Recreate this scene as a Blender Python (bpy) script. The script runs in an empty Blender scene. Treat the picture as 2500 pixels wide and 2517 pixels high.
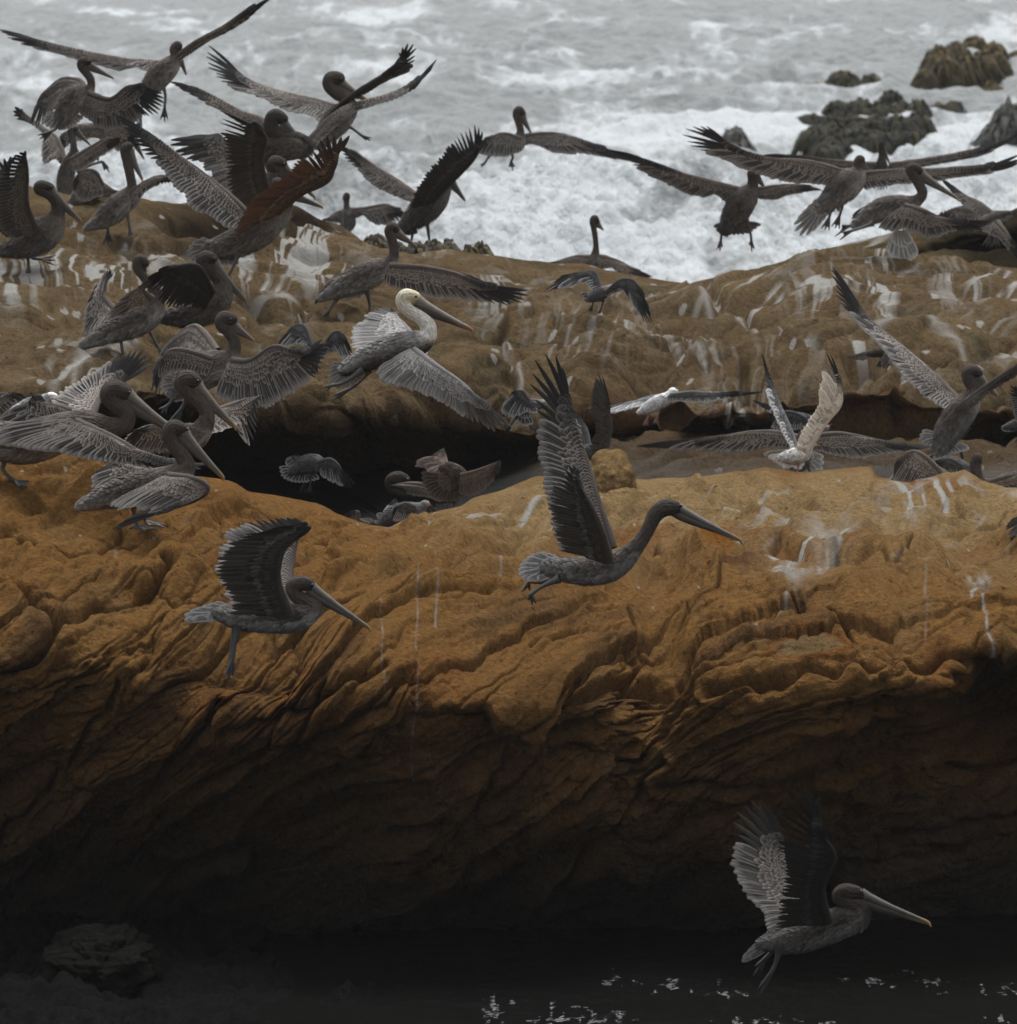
import bpy, math, random
import numpy as np
from mathutils import Vector

# ------------------------------------------------------------------ camera, sky, light
scene = bpy.context.scene
COL = scene.collection
FPX, CX, CY = 20000.0, 1250.0, 1258.5          # focal length and centre in photo pixels
PITCH = math.radians(5.5)
CAMZ, SEA = 5.75, -0.35

cam_d = bpy.data.cameras.new("camera")
cam = bpy.data.objects.new("camera", cam_d)
COL.objects.link(cam)
cam.location = (0, 0, CAMZ)
cam.rotation_euler = (math.pi / 2 - PITCH, 0, 0)
cam_d.sensor_width = 36.0
cam_d.lens = FPX * 36.0 / 2500.0
cam_d.clip_start = 0.5
cam_d.clip_end = 6000
cam_d.dof.use_dof = True
cam_d.dof.focus_distance = 41.0
cam_d.dof.aperture_fstop = 11.0
scene.camera = cam

SUN_EL, SUN_AZ = math.radians(70), math.radians(8)     # high, out over the sea: the near faces are in shade
world = bpy.data.worlds.new("World")
scene.world = world
world.use_nodes = True
wn = world.node_tree
wn.nodes.clear()
sky = wn.nodes.new('ShaderNodeTexSky')
sky.sky_type = 'NISHITA'
sky.sun_disc = False
sky.sun_elevation = SUN_EL
sky.sun_rotation = SUN_AZ
sky.air_density = 1.0
sky.dust_density = 6.0
sky.ozone_density = 1.0
hs = wn.nodes.new('ShaderNodeHueSaturation')
hs.inputs['Saturation'].default_value = 0.10
bg = wn.nodes.new('ShaderNodeBackground')
bg.inputs['Strength'].default_value = 0.15
wo = wn.nodes.new('ShaderNodeOutputWorld')
wn.links.new(sky.outputs[0], hs.inputs['Color'])
wn.links.new(hs.outputs[0], bg.inputs['Color'])
wn.links.new(bg.outputs[0], wo.inputs['Surface'])

sun_d = bpy.data.lights.new("sun", 'SUN')
sun_d.energy = 1.4
sun_d.angle = math.radians(28)
sun_d.color = (1.0, 0.985, 0.96)
sun = bpy.data.objects.new("sun", sun_d)
COL.objects.link(sun)
sd = Vector((math.sin(SUN_AZ) * math.cos(SUN_EL), math.cos(SUN_AZ) * math.cos(SUN_EL), math.sin(SUN_EL)))
sun.rotation_euler = sd.to_track_quat('Z', 'Y').to_euler()

scene.view_settings.view_transform = 'Standard'
scene.view_settings.look = 'None'
scene.view_settings.gamma = 1.0
scene.view_settings.exposure = 0.3
scene.render.engine = 'CYCLES'
scene.cycles.volume_bounces = 0
scene.cycles.max_bounces = 6

# ------------------------------------------------------------------ helpers
cp, sp = math.cos(PITCH), math.sin(PITCH)


def PT(px, py, Y):
    """world points at depth Y seen at photo pixel (px, py); arrays or numbers"""
    a = (np.asarray(px, float) - CX) / FPX
    b = -(np.asarray(py, float) - CY) / FPX
    dy = cp + b * sp
    dz = -sp + b * cp
    t = np.asarray(Y, float) / dy
    return np.stack(np.broadcast_arrays(a * t, np.asarray(Y, float) + 0 * t, CAMZ + dz * t), -1)


def pix(p):
    """photo pixel of world points"""
    x, y, z = p[..., 0], p[..., 1], p[..., 2] - CAMZ
    f = y * cp - z * sp
    u = y * sp + z * cp
    return CX + FPX * x / f, CY - FPX * u / f


def _h(ix, iy, iz, seed):
    h = (ix.astype(np.uint32) * np.uint32(374761393) + iy.astype(np.uint32) * np.uint32(668265263)
         + iz.astype(np.uint32) * np.uint32(2147483647) + np.uint32((seed * 974634777) & 0xffffffff))
    h = (h ^ (h >> np.uint32(13))) * np.uint32(1274126177)
    h = (h ^ (h >> np.uint32(16))) * np.uint32(2246822519)
    return h ^ (h >> np.uint32(15))


def pn(x, y, seed=0):
    """2-D gradient noise, about -1..1"""
    x = np.asarray(x, float); y = np.asarray(y, float)
    x0 = np.floor(x); y0 = np.floor(y)
    fx = x - x0; fy = y - y0
    ix = x0.astype(np.int64); iy = y0.astype(np.int64)
    u = fx * fx * fx * (fx * (fx * 6 - 15) + 10)
    v = fy * fy * fy * (fy * (fy * 6 - 15) + 10)
    z = np.zeros_like(ix)

    def g(dx, dy):
        a = _h(ix + dx, iy + dy, z, seed).astype(float) * (2 * math.pi / 4294967296.0)
        return np.cos(a) * (fx - dx) + np.sin(a) * (fy - dy)
    n = (g(0, 0) * (1 - u) + g(1, 0) * u) * (1 - v) + (g(0, 1) * (1 - u) + g(1, 1) * u) * v
    return n * 1.5


def fbm(x, y, seed=0, o=4, gain=0.5):
    s = 0; a = 1.0; f = 1.0
    for i in range(o):
        s = s + a * pn(x * f, y * f, seed + i * 17)
        a *= gain; f *= 2.03
    return s


def billow(x, y, seed=0, o=3, gain=0.5):
    s = 0; a = 1.0; f = 1.0
    for i in range(o):
        s = s + a * np.minimum(np.abs(pn(x * f, y * f, seed + i * 17)) * 2.0, 1.0)
        a *= gain; f *= 1.9
    return s


def voro(x, y, seed=0):
    """F1, F2 distances and a per-cell random"""
    x0 = np.floor(x).astype(np.int64); y0 = np.floor(y).astype(np.int64)
    f1 = np.full(np.shape(x), 9.0); f2 = f1.copy(); rid = np.zeros(np.shape(x))
    z = np.zeros_like(x0)
    for dx in (-1, 0, 1):
        for dy in (-1, 0, 1):
            cx = x0 + dx; cy = y0 + dy
            px = cx + _h(cx, cy, z, seed) / 4294967296.0
            r = _h(cx, cy, z + 1, seed) / 4294967296.0
            py = cy + r
            d = np.hypot(px - x, py - y)
            closer = d < f1
            f2 = np.where(closer, f1, np.minimum(f2, d))
            rid = np.where(closer, r, rid)
            f1 = np.where(closer, d, f1)
    return f1, f2, rid


def facets(x, y, seed=0):
    """per-cell tilted planes (broken stone facets), the crack distance and a per-cell random"""
    x0 = np.floor(x).astype(np.int64); y0 = np.floor(y).astype(np.int64)
    f1 = np.full(np.shape(x), 9.0); f2 = f1.copy(); pl = np.zeros(np.shape(x)); rid = pl.copy()
    z = np.zeros_like(x0)
    for dx in (-1, 0, 1):
        for dy in (-1, 0, 1):
            cx = x0 + dx; cy = y0 + dy
            r1 = _h(cx, cy, z, seed) / 4294967296.0; r2 = _h(cx, cy, z + 1, seed) / 4294967296.0
            ex = x - cx - r1; ey = y - cy - r2
            d = np.hypot(ex, ey)
            a = (r1 * 7.31 + r2 * 3.17) % 1.0
            closer = d < f1
            f2 = np.where(closer, f1, np.minimum(f2, d))
            pl = np.where(closer, (a - .5) * 1.2 * ex + (r1 - .35) * 1.4 * ey + (r2 - .5) * .7, pl)
            rid = np.where(closer, a, rid)
            f1 = np.where(closer, d, f1)
    return pl, f2 - f1, rid


def sstep(a, b, x):
    t = np.clip((x - a) / (b - a), 0, 1)
    return t * t * (3 - 2 * t)


def gsm(a, k):
    """light smoothing of a 1-D array"""
    if k < 1:
        return a
    ker = np.hanning(2 * k + 3)[1:-1]; ker /= ker.sum()
    return np.convolve(np.pad(a, k, mode='edge'), ker, mode='valid')


def pdist(qx, qy, pts):
    """distance to a polyline and position along it 0..1"""
    d = np.full(np.shape(qx), 1e9)
    for (x0, y0), (x1, y1) in zip(pts[:-1], pts[1:]):
        dx, dy = x1 - x0, y1 - y0
        t = np.clip(((qx - x0) * dx + (qy - y0) * dy) / (dx * dx + dy * dy + 1e-9), 0, 1)
        d = np.minimum(d, np.hypot(qx - x0 - t * dx, qy - y0 - t * dy))
    return d


def grid_mesh(name, P, mat, attrs=None, cols=None, smooth=True):
    nv, nu = P.shape[:2]
    me = bpy.data.meshes.new(name)
    me.vertices.add(nu * nv)
    me.vertices.foreach_set('co', P.reshape(-1).astype(np.float32))
    i = np.arange(nu * nv).reshape(nv, nu)
    q = np.stack([i[:-1, :-1], i[1:, :-1], i[1:, 1:], i[:-1, 1:]], -1).reshape(-1)
    nf = (nu - 1) * (nv - 1)
    me.loops.add(nf * 4)
    me.loops.foreach_set('vertex_index', q.astype(np.int32))
    me.polygons.add(nf)
    me.polygons.foreach_set('loop_start', np.arange(0, nf * 4, 4, dtype=np.int32))
    me.polygons.foreach_set('loop_total', np.full(nf, 4, dtype=np.int32))
    me.update(calc_edges=True)
    if smooth:
        me.polygons.foreach_set('use_smooth', np.ones(nf, dtype=bool))
    for k, v in (attrs or {}).items():
        a = me.attributes.new(k, 'FLOAT', 'POINT')
        a.data.foreach_set('value', np.ascontiguousarray(v, dtype=np.float32).reshape(-1))
    for k, v in (cols or {}).items():
        a = me.attributes.new(k, 'FLOAT_COLOR', 'POINT')
        c = np.concatenate([v, np.ones(v.shape[:-1] + (1,))], -1)
        a.data.foreach_set('color', np.ascontiguousarray(c, dtype=np.float32).reshape(-1))
    me.materials.append(mat)
    o = bpy.data.objects.new(name, me)
    COL.objects.link(o)
    return o


def tag(o, label=None, cat=None, group=None, kind=None):
    if label: o['label'] = label
    if cat: o['category'] = cat
    if group: o['group'] = group
    if kind: o['kind'] = kind
    return o


# ------------------------------------------------------------------ materials
def nt(name):
    m = bpy.data.materials.new(name)
    m.use_nodes = True
    t = m.node_tree
    t.nodes.clear()
    out = t.nodes.new('ShaderNodeOutputMaterial')
    b = t.nodes.new('ShaderNodeBsdfPrincipled')
    t.links.new(b.outputs[0], out.inputs[0])

    def N(kind, **kw):
        n = t.nodes.new(kind)
        for k, v in kw.items():
            if k in n.inputs.keys() if hasattr(n.inputs, 'keys') else False:
                n.inputs[k].default_value = v
            else:
                setattr(n, k, v)
        return n
    return m, t, b, N


def math_n(t, op, a, b=None, clamp=False):
    n = t.nodes.new('ShaderNodeMath'); n.operation = op; n.use_clamp = clamp
    for i, v in enumerate((a, b)):
        if v is None: continue
        if isinstance(v, (int, float)): n.inputs[i].default_value = v
        else: t.links.new(v, n.inputs[i])
    return n.outputs[0]


def mixc(t, fac, a, b, mode='MIX'):
    n = t.nodes.new('ShaderNodeMix'); n.data_type = 'RGBA'; n.blend_type = mode
    for s, v in ((n.inputs[0], fac), (n.inputs[6], a), (n.inputs[7], b)):
        if isinstance(v, (int, float)): s.default_value = v
        elif isinstance(v, tuple): s.default_value = (*v, 1)
        else: t.links.new(v, s)
    return n.outputs[2]


def rock_material():
    m, t, b, N = nt('weathered_sandstone')
    at = N('ShaderNodeAttribute', attribute_name='Col')
    wet = N('ShaderNodeAttribute', attribute_name='wet')
    gu = N('ShaderNodeAttribute', attribute_name='guano')
    tc = N('ShaderNodeTexCoord')
    n1 = N('ShaderNodeTexNoise', Scale=30.0, Detail=8.0, Roughness=0.75)
    t.links.new(tc.outputs['Object'], n1.inputs['Vector'])
    n2 = N('ShaderNodeTexNoise', Scale=110.0, Detail=3.0, Roughness=0.7)
    t.links.new(tc.outputs['Object'], n2.inputs['Vector'])
    v = N('ShaderNodeTexVoronoi', Scale=7.0, Randomness=1.0)
    t.links.new(tc.outputs['Object'], v.inputs['Vector'])
    pit = math_n(t, 'LESS_THAN', v.outputs['Distance'], 0.10)
    f1 = math_n(t, 'MULTIPLY_ADD', n1.outputs[0], 2.3); f1.node.inputs[2].default_value = -0.15
    f2 = math_n(t, 'MULTIPLY_ADD', n2.outputs[0], 1.0); f2.node.inputs[2].default_value = 0.5
    f = math_n(t, 'MULTIPLY', f1, f2)
    cc = N('ShaderNodeCombineColor')
    for i in range(3): t.links.new(f, cc.inputs[i])
    c = mixc(t, 1.0, at.outputs['Color'], cc.outputs[0], 'MULTIPLY')
    c = mixc(t, math_n(t, 'MULTIPLY', pit, 0.55), c, (0.035, 0.022, 0.012))
    # droppings
    gs = math_n(t, 'MULTIPLY', gu.outputs['Fac'], math_n(t, 'MULTIPLY_ADD', n2.outputs[0], 1.2), True)
    gs.node.inputs[1].links[0].from_node.inputs[2].default_value = 0.35
    c = mixc(t, gs, c, (0.50, 0.49, 0.46))
    t.links.new(c, b.inputs['Base Color'])
    r = math_n(t, 'MULTIPLY_ADD', wet.outputs['Fac'], -0.5, True); r.node.inputs[2].default_value = 0.93
    t.links.new(r, b.inputs['Roughness'])
    t.links.new(math_n(t, 'MULTIPLY', wet.outputs['Fac'], 0.3), b.inputs['Specular IOR Level'])
    h = math_n(t, 'ADD', math_n(t, 'MULTIPLY', n1.outputs[0], 1.0), math_n(t, 'MULTIPLY', n2.outputs[0], 0.35))
    h = math_n(t, 'SUBTRACT', h, math_n(t, 'MULTIPLY', pit, 0.4))
    bp = N('ShaderNodeBump', Strength=1.0, Distance=0.06)
    t.links.new(h, bp.inputs['Height'])
    t.links.new(bp.outputs[0], b.inputs['Normal'])
    return m


def sea_material():
    m, t, b, N = nt('foaming_sea_water')
    fo = N('ShaderNodeAttribute', attribute_name='foam')
    tc = N('ShaderNodeTexCoord')
    mp = N('ShaderNodeMapping'); mp.inputs['Scale'].default_value = (1.0, 0.16, 1.0)
    t.links.new(tc.outputs['Object'], mp.inputs[0])
    n1 = N('ShaderNodeTexNoise', Scale=5.0, Detail=6.0, Roughness=0.7)
    n2 = N('ShaderNodeTexNoise', Scale=16.0, Detail=3.0, Roughness=0.7)
    t.links.new(mp.outputs[0], n1.inputs[0]); t.links.new(mp.outputs[0], n2.inputs[0])
    a = math_n(t, 'ADD', fo.outputs['Fac'], math_n(t, 'MULTIPLY', math_n(t, 'SUBTRACT', n1.outputs[0], 0.5), 1.5))
    a = math_n(t, 'ADD', a, math_n(t, 'MULTIPLY', math_n(t, 'SUBTRACT', n2.outputs[0], 0.5), 0.35))
    mr = N('ShaderNodeMapRange'); mr.interpolation_type = 'SMOOTHSTEP'
    t.links.new(a, mr.inputs[0]); mr.inputs[1].default_value = 0.22; mr.inputs[2].default_value = 0.95
    c = mixc(t, mr.outputs[0], (0.185, 0.205, 0.21), (0.555, 0.59, 0.615))
    t.links.new(c, b.inputs['Base Color'])
    r = math_n(t, 'MULTIPLY_ADD', mr.outputs[0], 0.6, True); r.node.inputs[2].default_value = 0.28
    t.links.new(r, b.inputs['Roughness'])
    bp = N('ShaderNodeBump', Strength=0.9, Distance=0.25)
    t.links.new(n1.outputs[0], bp.inputs['Height'])
    bp2 = N('ShaderNodeBump', Strength=0.5, Distance=0.04)
    t.links.new(n2.outputs[0], bp2.inputs['Height']); t.links.new(bp.outputs[0], bp2.inputs['Normal'])
    t.links.new(bp2.outputs[0], b.inputs['Normal'])
    return m


def pool_material():
    m, t, b, N = nt('dark_cove_water')
    tc = N('ShaderNodeTexCoord')
    mp = N('ShaderNodeMapping'); mp.inputs['Scale'].default_value = (1.0, 0.55, 1.0)
    t.links.new(tc.outputs['Object'], mp.inputs[0])
    n1 = N('ShaderNodeTexNoise', Scale=7.0, Detail=5.0, Roughness=0.62)
    n3 = N('ShaderNodeTexNoise', Scale=1.1, Detail=3.0)
    for n in (n1, n3): t.links.new(mp.outputs[0], n.inputs[0])
    fo = N('ShaderNodeAttribute', attribute_name='foam')  # in the cove this attribute holds the painted glints
    mr = N('ShaderNodeMapRange'); mr.interpolation_type = 'SMOOTHSTEP'
    n4 = N('ShaderNodeTexNoise', Scale=38.0, Detail=4.0, Roughness=0.7); t.links.new(mp.outputs[0], n4.inputs[0])
    ff = math_n(t, 'ADD', math_n(t, 'MULTIPLY', fo.outputs['Fac'], .8), math_n(t, 'MULTIPLY', math_n(t, 'SUBTRACT', n4.outputs[0], .55), 2.2))
    t.links.new(ff, mr.inputs[0]); mr.inputs[1].default_value = 0.55; mr.inputs[2].default_value = 1.2
    c = mixc(t, mr.outputs[0], (0.006, 0.0065, 0.006), (0.22, 0.23, 0.235))
    t.links.new(c, b.inputs['Base Color'])
    r = math_n(t, 'MULTIPLY_ADD', mr.outputs[0], 0.6, True); r.node.inputs[2].default_value = 0.15
    t.links.new(r, b.inputs['Roughness'])
    b.inputs['IOR'].default_value = 1.33
    bp = N('ShaderNodeBump', Strength=0.45, Distance=0.03)
    t.links.new(n1.outputs[0], bp.inputs['Height'])
    t.links.new(bp.outputs[0], b.inputs['Normal'])
    return m


ROCK = rock_material()
SEAM = sea_material()
POOL = pool_material()
K = 1.30276      # overview pixels -> photo pixels


# ------------------------------------------------------------------ rock sheets
def sheet(rows, x0, x1, nu, nvs, sm=4):
    """rows: list of (depth) control polylines [(x, y, Y)...] in overview pixels. Returns base grid."""
    xs = np.linspace(x0, x1, nu)
    R = []
    for r in rows:
        a = np.array(r, float)
        py = gsm(np.interp(xs, a[:, 0], a[:, 1]), sm)
        Y = gsm(np.interp(xs, a[:, 0], a[:, 2]), 24)
        R.append(np.stack([py, Y]))
    R = np.array(R)                                   # rows,2,nu
    n = len(rows)
    out = []
    for i in range(n - 1):                            # Catmull-Rom down the rows
        p0 = R[max(i - 1, 0)]; p1 = R[i]; p2 = R[i + 1]; p3 = R[min(i + 2, n - 1)]
        k = nvs[i]
        for j in range(k + (1 if i == n - 2 else 0)):
            t = j / k
            out.append(0.5 * ((2 * p1) + (-p0 + p2) * t + (2 * p0 - 5 * p1 + 4 * p2 - p3) * t * t
                              + (-p0 + 3 * p1 - 3 * p2 + p3) * t ** 3))
    out = np.array(out)
    px = np.broadcast_to(xs[None, :] * K, out[:, 0].shape)
    P = PT(px, out[:, 0] * K, out[:, 1])
    return P, px / K, out[:, 0]


def normals(P):
    du = np.gradient(P, axis=1); dv = np.gradient(P, axis=0)
    n = np.cross(dv, du)
    n /= np.linalg.norm(n, axis=-1, keepdims=True) + 1e-9
    return n


def tcoord(P, comp=0.33):
    d = np.diff(P, axis=0)
    s = np.sqrt(d[..., 2] ** 2 + (comp * d[..., 1]) ** 2 + 1e-9)
    return np.concatenate([np.zeros((1, P.shape[1])), np.cumsum(s, 0)], 0)
# ------------------------------------------------------------------ front ledge
crest = [(-260, 868, 42.3), (0, 871, 42.5), (60, 862, 42.6), (130, 852, 42.8), (165, 862, 42.9), (200, 880, 43), (330, 903, 43.3), (395, 915, 43.5),
         (440, 920, 43.5), (468, 935, 43.7), (530, 945, 44), (590, 957, 44.2), (640, 973, 44.5), (700, 991, 44.8),
         (735, 997, 45), (765, 987, 45.2), (830, 967, 45.6), (872, 960, 45.9), (892, 946, 46), (960, 922, 46.5), (1010, 905, 47),
         (1100, 903, 47), (1190, 908, 47), (1300, 904, 47.2), (1400, 893, 47.3), (1440, 886, 47.2), (1500, 894, 47.2),
         (1560, 889, 47), (1640, 886, 47), (1652, 903, 47), (1700, 909, 47), (1760, 901, 46.8), (1815, 893, 46.5), (1845, 917, 46.3),
         (1919, 930, 46), (2200, 940, 46)]
rows = [
    [(x, y + 75, Y + 1.3) for x, y, Y in crest],
    [(x, y + 9, Y + 0.35) for x, y, Y in crest],
    crest,
    [(-260, 950, 41.7), (0, 950, 41.8), (300, 965, 42.0), (500, 1000, 42.6), (700, 1035, 43.6), (900, 1000, 44.6), (1300, 965, 45.4), (1600, 955, 45.3), (1919, 1000, 44.3), (2200, 1005, 44.2)],
    [(-260, 1050, 40.9), (0, 1050, 40.9), (350, 1060, 40.9), (700, 1090, 42.2), (1000, 1080, 43), (1300, 1045, 43.4), (1600, 1030, 43.2), (1919, 1080, 42.6), (2200, 1080, 42.5)],
    [(-260, 1150, 40.2), (0, 1150, 40.2), (350, 1160, 40.3), (700, 1170, 40.8), (1000, 1160, 41.3), (1150, 1150, 41.8), (1300, 1140, 41.9), (1600, 1120, 41.4), (1919, 1150, 41.2), (2200, 1150, 41)],
    [(-260, 1250, 39.7), (0, 1250, 39.7), (350, 1270, 39.9), (700, 1290, 39.75), (1000, 1300, 39.9), (1140, 1290, 40.1), (1230, 1280, 40.7), (1350, 1285, 40.3), (1550, 1290, 39.9), (1750, 1260, 40.0), (1870, 1230, 40.3), (2200, 1230, 40.3)],
    [(-260, 1380, 39.95), (0, 1380, 39.95), (350, 1410, 40.0), (700, 1440, 39.8), (1000, 1430, 39.9), (1200, 1420, 40.4), (1500, 1420, 40.05), (1750, 1400, 40.3), (1850, 1310, 41.2), (1919, 1290, 41.8), (2200, 1290, 41.9)],
    [(-260, 1570, 40.6), (0, 1570, 40.6), (350, 1580, 40.55), (700, 1590, 40.4), (1000, 1590, 40.4), (1300, 1570, 40.5), (1600, 1540, 40.7), (1919, 1520, 41.6), (2200, 1520, 41.8)],
    [(-260, 1765, 41.7), (400, 1765, 41.6), (1000, 1760, 41.3), (1500, 1765, 41.6), (2200, 1775, 42.3)],
    [(-260, 1850, 42.6), (1000, 1850, 42.4), (2200, 1850, 43)],
]
B1, QX, QY = sheet(rows, -260, 2180, 1340, [14, 14, 90, 100, 105, 110, 120, 190, 170, 30], 3)
N1 = normals(B1)
T1 = tcoord(B1)
T1 = T1 - T1[323][None] + QY[323][None] * K / 500.0       # bedding measured from the brow
U1 = B1[..., 0]
slope = 0.28 + 0.38 * (1 - sstep(1050, 1500, QX)) + 0.28 * sstep(1500, 1900, QX) * sstep(1350, 1250, QY)
fold = fbm(U1 * 0.45, T1 * 0.45, 5, 2) * 0.22
S1 = T1 + np.cumsum(slope * np.gradient(U1, axis=1), axis=1) + fold
A1 = U1 - 0.6 * T1
face = sstep(1060, 1230, QY + 40 * pn(U1 * 1.3, T1, 3))              # 0 on top, 1 on the cliff face
top = 1 - face
disp = fbm(U1 * 0.7, T1 * 0.9, 11, 3) * 0.10
# pillows and blocks between the beds
wx = fbm(U1 * 1.6, T1 * 1.6, 31, 3) * 0.22
jag = fbm(U1 * 7, T1 * 7, 33, 3) * 0.03; jag2 = fbm(U1 * 7, T1 * 7, 34, 3) * 0.03
fa, crk, rid = facets(A1 * 0.6 + wx * .4 + jag, S1 * 3.0 + wx * .35 + jag2 * 2.5, 41)
disp += face * (fa * 0.13 - 0.045 * np.exp(-(crk / 0.045) ** 2))
fa2, crk2, rid2 = facets(A1 * 1.5 + wx * .6 + 7 + jag * 2, S1 * 7.0 + wx * .5 + 3 + jag2 * 5, 43)
m2 = sstep(-0.3, 0.3, fbm(U1 * 1.1, T1 * 1.1, 47, 2) + 0.25 * sstep(1000, 1500, QX))
disp += face * (.3 + .7 * m2) * (fa2 * 0.036 - 0.020 * np.exp(-(crk2 / 0.07) ** 2))
fa3, crk3, rid3 = facets(U1 * 2.2 + jag * 3, T1 * 4.2 + U1 * 1.1 + jag2 * 3, 44)
disp += (1 - .6 * face) * sstep(-.2, .3, fbm(U1 * .9, T1 * 1.4, 48, 2)) * (fa3 * 0.035 - 0.02 * np.exp(-(crk3 / .06) ** 2))
# bedding ledges: saw-tooth shelves with a sharp lower lip
wb = S1 + fbm(A1 * 0.45, S1 * 0.8, 51, 2) * 0.05
for fr, am, sd_ in ((1.5, 0.045, 61), (4.3, 0.026, 62), (10.0, 0.012, 64), (22.0, 0.006, 63)):
    ph = wb * fr + 0.35 * pn(A1 * 0.35, S1 * fr * 0.3, sd_)
    fp = ph - np.floor(ph)
    saw = np.where(fp < 0.88, fp / 0.88, 1 - (fp - 0.88) / 0.12)
    amt = sstep(-0.35, 0.25, fbm(A1 * 0.5, S1 * 1.6, sd_ + 9, 2)) * (0.15 + 0.85 * face)
    disp += am * saw * amt * (1 - .55 * sstep(700, 300, QX) * sstep(1500, 1350, QY))
for fr, dep, sd_ in ((2.4, .060, 65), (5.3, .034, 66), (9.1, .018, 67)):      # long thin bedding cracks
    ph = (S1 + fbm(A1 * 0.5, S1 * 0.8, sd_, 3) * 0.06 + jag * .4) * fr
    dq = np.abs(ph - np.round(ph)) / fr
    disp -= dep * np.exp(-(dq / .0075) ** 2) * sstep(-.15, .3, pn(A1 * .8, np.round(ph) * 3.7, sd_ + 20)) * (.12 + .88 * face)
# rounded lumps on the top
bl = billow(U1 * 1.25 + wx, T1 * 2.3 + U1 * 0.55, 71, 3)
disp += top * (bl - 0.8) * 0.13
bl2 = billow(U1 * 3.4, T1 * 5.6 + U1 * 1.8, 75, 2)
disp += (0.3 + 0.7 * top) * (bl2 - 0.6) * 0.026
# hand placed cracks, overhangs and steps (overview pixels: points, half-width, depth)
CR = [([(0, 1135), (60, 1160), (110, 1215), (180, 1180), (260, 1160), (330, 1110), (318, 1085)], 9, 0.10),
      ([(105, 1220), (60, 1260), (0, 1275)], 8, 0.09),
      ([(1490, 1145), (1560, 1185), (1620, 1235)], 5, 0.07),
      ([(1480, 1150), (1420, 1205), (1375, 1240)], 4, 0.04),
      ([(1345, 1310), (1500, 1300), (1650, 1270), (1870, 1240)], 7, 0.12),
      ([(1880, 1235), (1700, 1330), (1560, 1345)], 9, 0.12),
      ([(1250, 1480), (1460, 1470), (1640, 1440), (1800, 1370), (1919, 1330)], 7, 0.10),
      ([(1919, 1420), (1700, 1510), (1560, 1560), (1380, 1590)], 8, 0.10),
      ([(1919, 1530), (1760, 1560), (1620, 1640), (1500, 1660)], 8, 0.09),
      ([(1230, 1255), (1190, 1310), (1130, 1360), (1000, 1400), (830, 1460)], 8, 0.10),
      ([(1000, 1240), (1120, 1200), (1200, 1230), (1225, 1300)], 6, 0.08),
      ([(1180, 1400), (1100, 1480), (900, 1590), (800, 1660), (640, 1750)], 8, 0.11),
      ([(1250, 1430), (1170, 1540), (1040, 1660), (960, 1750)], 7, 0.10),
      ([(1190, 1330), (1060, 1390), (960, 1480), (860, 1520), (730, 1560)], 6, 0.09),
      ([(420, 1375), (520, 1350), (640, 1310), (720, 1290)], 6, 0.07),
      ([(350, 1480), (470, 1430), (560, 1380), (620, 1300)], 7, 0.08),
      ([(230, 1560), (420, 1480), (600, 1430), (700, 1420)], 6, 0.08),
      ([(0, 1680), (120, 1590), (260, 1500), (330, 1420), (420, 1330)], 8, 0.10),
      ([(200, 1745), (330, 1640), (520, 1560), (660, 1500), (800, 1470)], 8, 0.10),
      ([(0, 1560), (90, 1480), (160, 1380), (230, 1290)], 8, 0.08),
      ([(1100, 1150), (1180, 1170), (1225, 1230)], 5, 0.05),
      ([(1290, 1130), (1300, 1170), (1370, 1110)], 4, 0.05),
      ([(1270, 1180), (1350, 1130), (1430, 1060), (1470, 1030)], 6, 0.05),
      ([(1230, 1045), (1270, 1065), (1320, 1050)], 4, 0.04),
      ([(1600, 1060), (1680, 1090), (1720, 1050)], 5, 0.05),
      ([(0, 1020), (60, 1030), (110, 1070), (180, 1060), (230, 1010)], 6, 0.05),
      ([(740, 1190), (850, 1180), (940, 1150)], 5, 0.04)]
wq = 14 * pn(QX * 0.02, QY * 0.02, 81); wq2 = 14 * pn(QX * 0.02, QY * 0.02, 82)
for pts, w, dep in CR:
    d = pdist(QX + wq, QY + wq2, pts)
    disp -= dep * 1.15 * np.exp(-(d / (w * .6)) ** 2)
    disp += dep * 0.35 * np.exp(-((d - w * 2.6) / (w * 2)) ** 2)
# big forms: knob ledge on the left, block right of centre, hollow (gully)
for cx_, cy_, rx_, ry_, am in ((190, 1110, 150, 40, 0.16), (60, 1200, 90, 45, 0.10), (1720, 1120, 130, 70, 0.16), (1560, 1230, 160, 50, 0.12),
                               (1240, 1240, 60, 90, -0.20), (640, 1200, 240, 60, 0.10), (1620, 1035, 60, 30, 0.12), (1330, 1075, 60, 22, 0.10),
                               (810, 1150, 60, 30, 0.10), (480, 1370, 120, 60, 0.08), (1650, 1290, 200, 22, 0.10),
                               (1900, 1300, 60, 50, -0.25), (420, 1260, 110, 70, -0.12), (230, 1420, 160, 90, 0.10)):
    disp += am * np.exp(-((QX - cx_) / rx_) ** 2 - ((QY - cy_) / ry_) ** 2)
h1, h2, rid3 = voro(A1 * 3.2 + wx * 2, S1 * 13 + wx * 2, 45)
disp += (.35 + .65 * face) * sstep(-.1, .5, fbm(U1 * 1.7, T1 * 1.7, 49, 2)) * ((rid3 - .5) * .014 - .010 * np.exp(-((h2 - h1) / .1) ** 2))
disp += fbm(U1 * 9, T1 * 12, 91, 4, .6) * 0.010
rows_i = np.arange(B1.shape[0])[:, None]
damp = np.clip(np.abs(rows_i - 28) / 60.0, 0.12, 1.0)
disp = disp * damp
P1 = B1 + N1 * disp[..., None]
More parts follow.
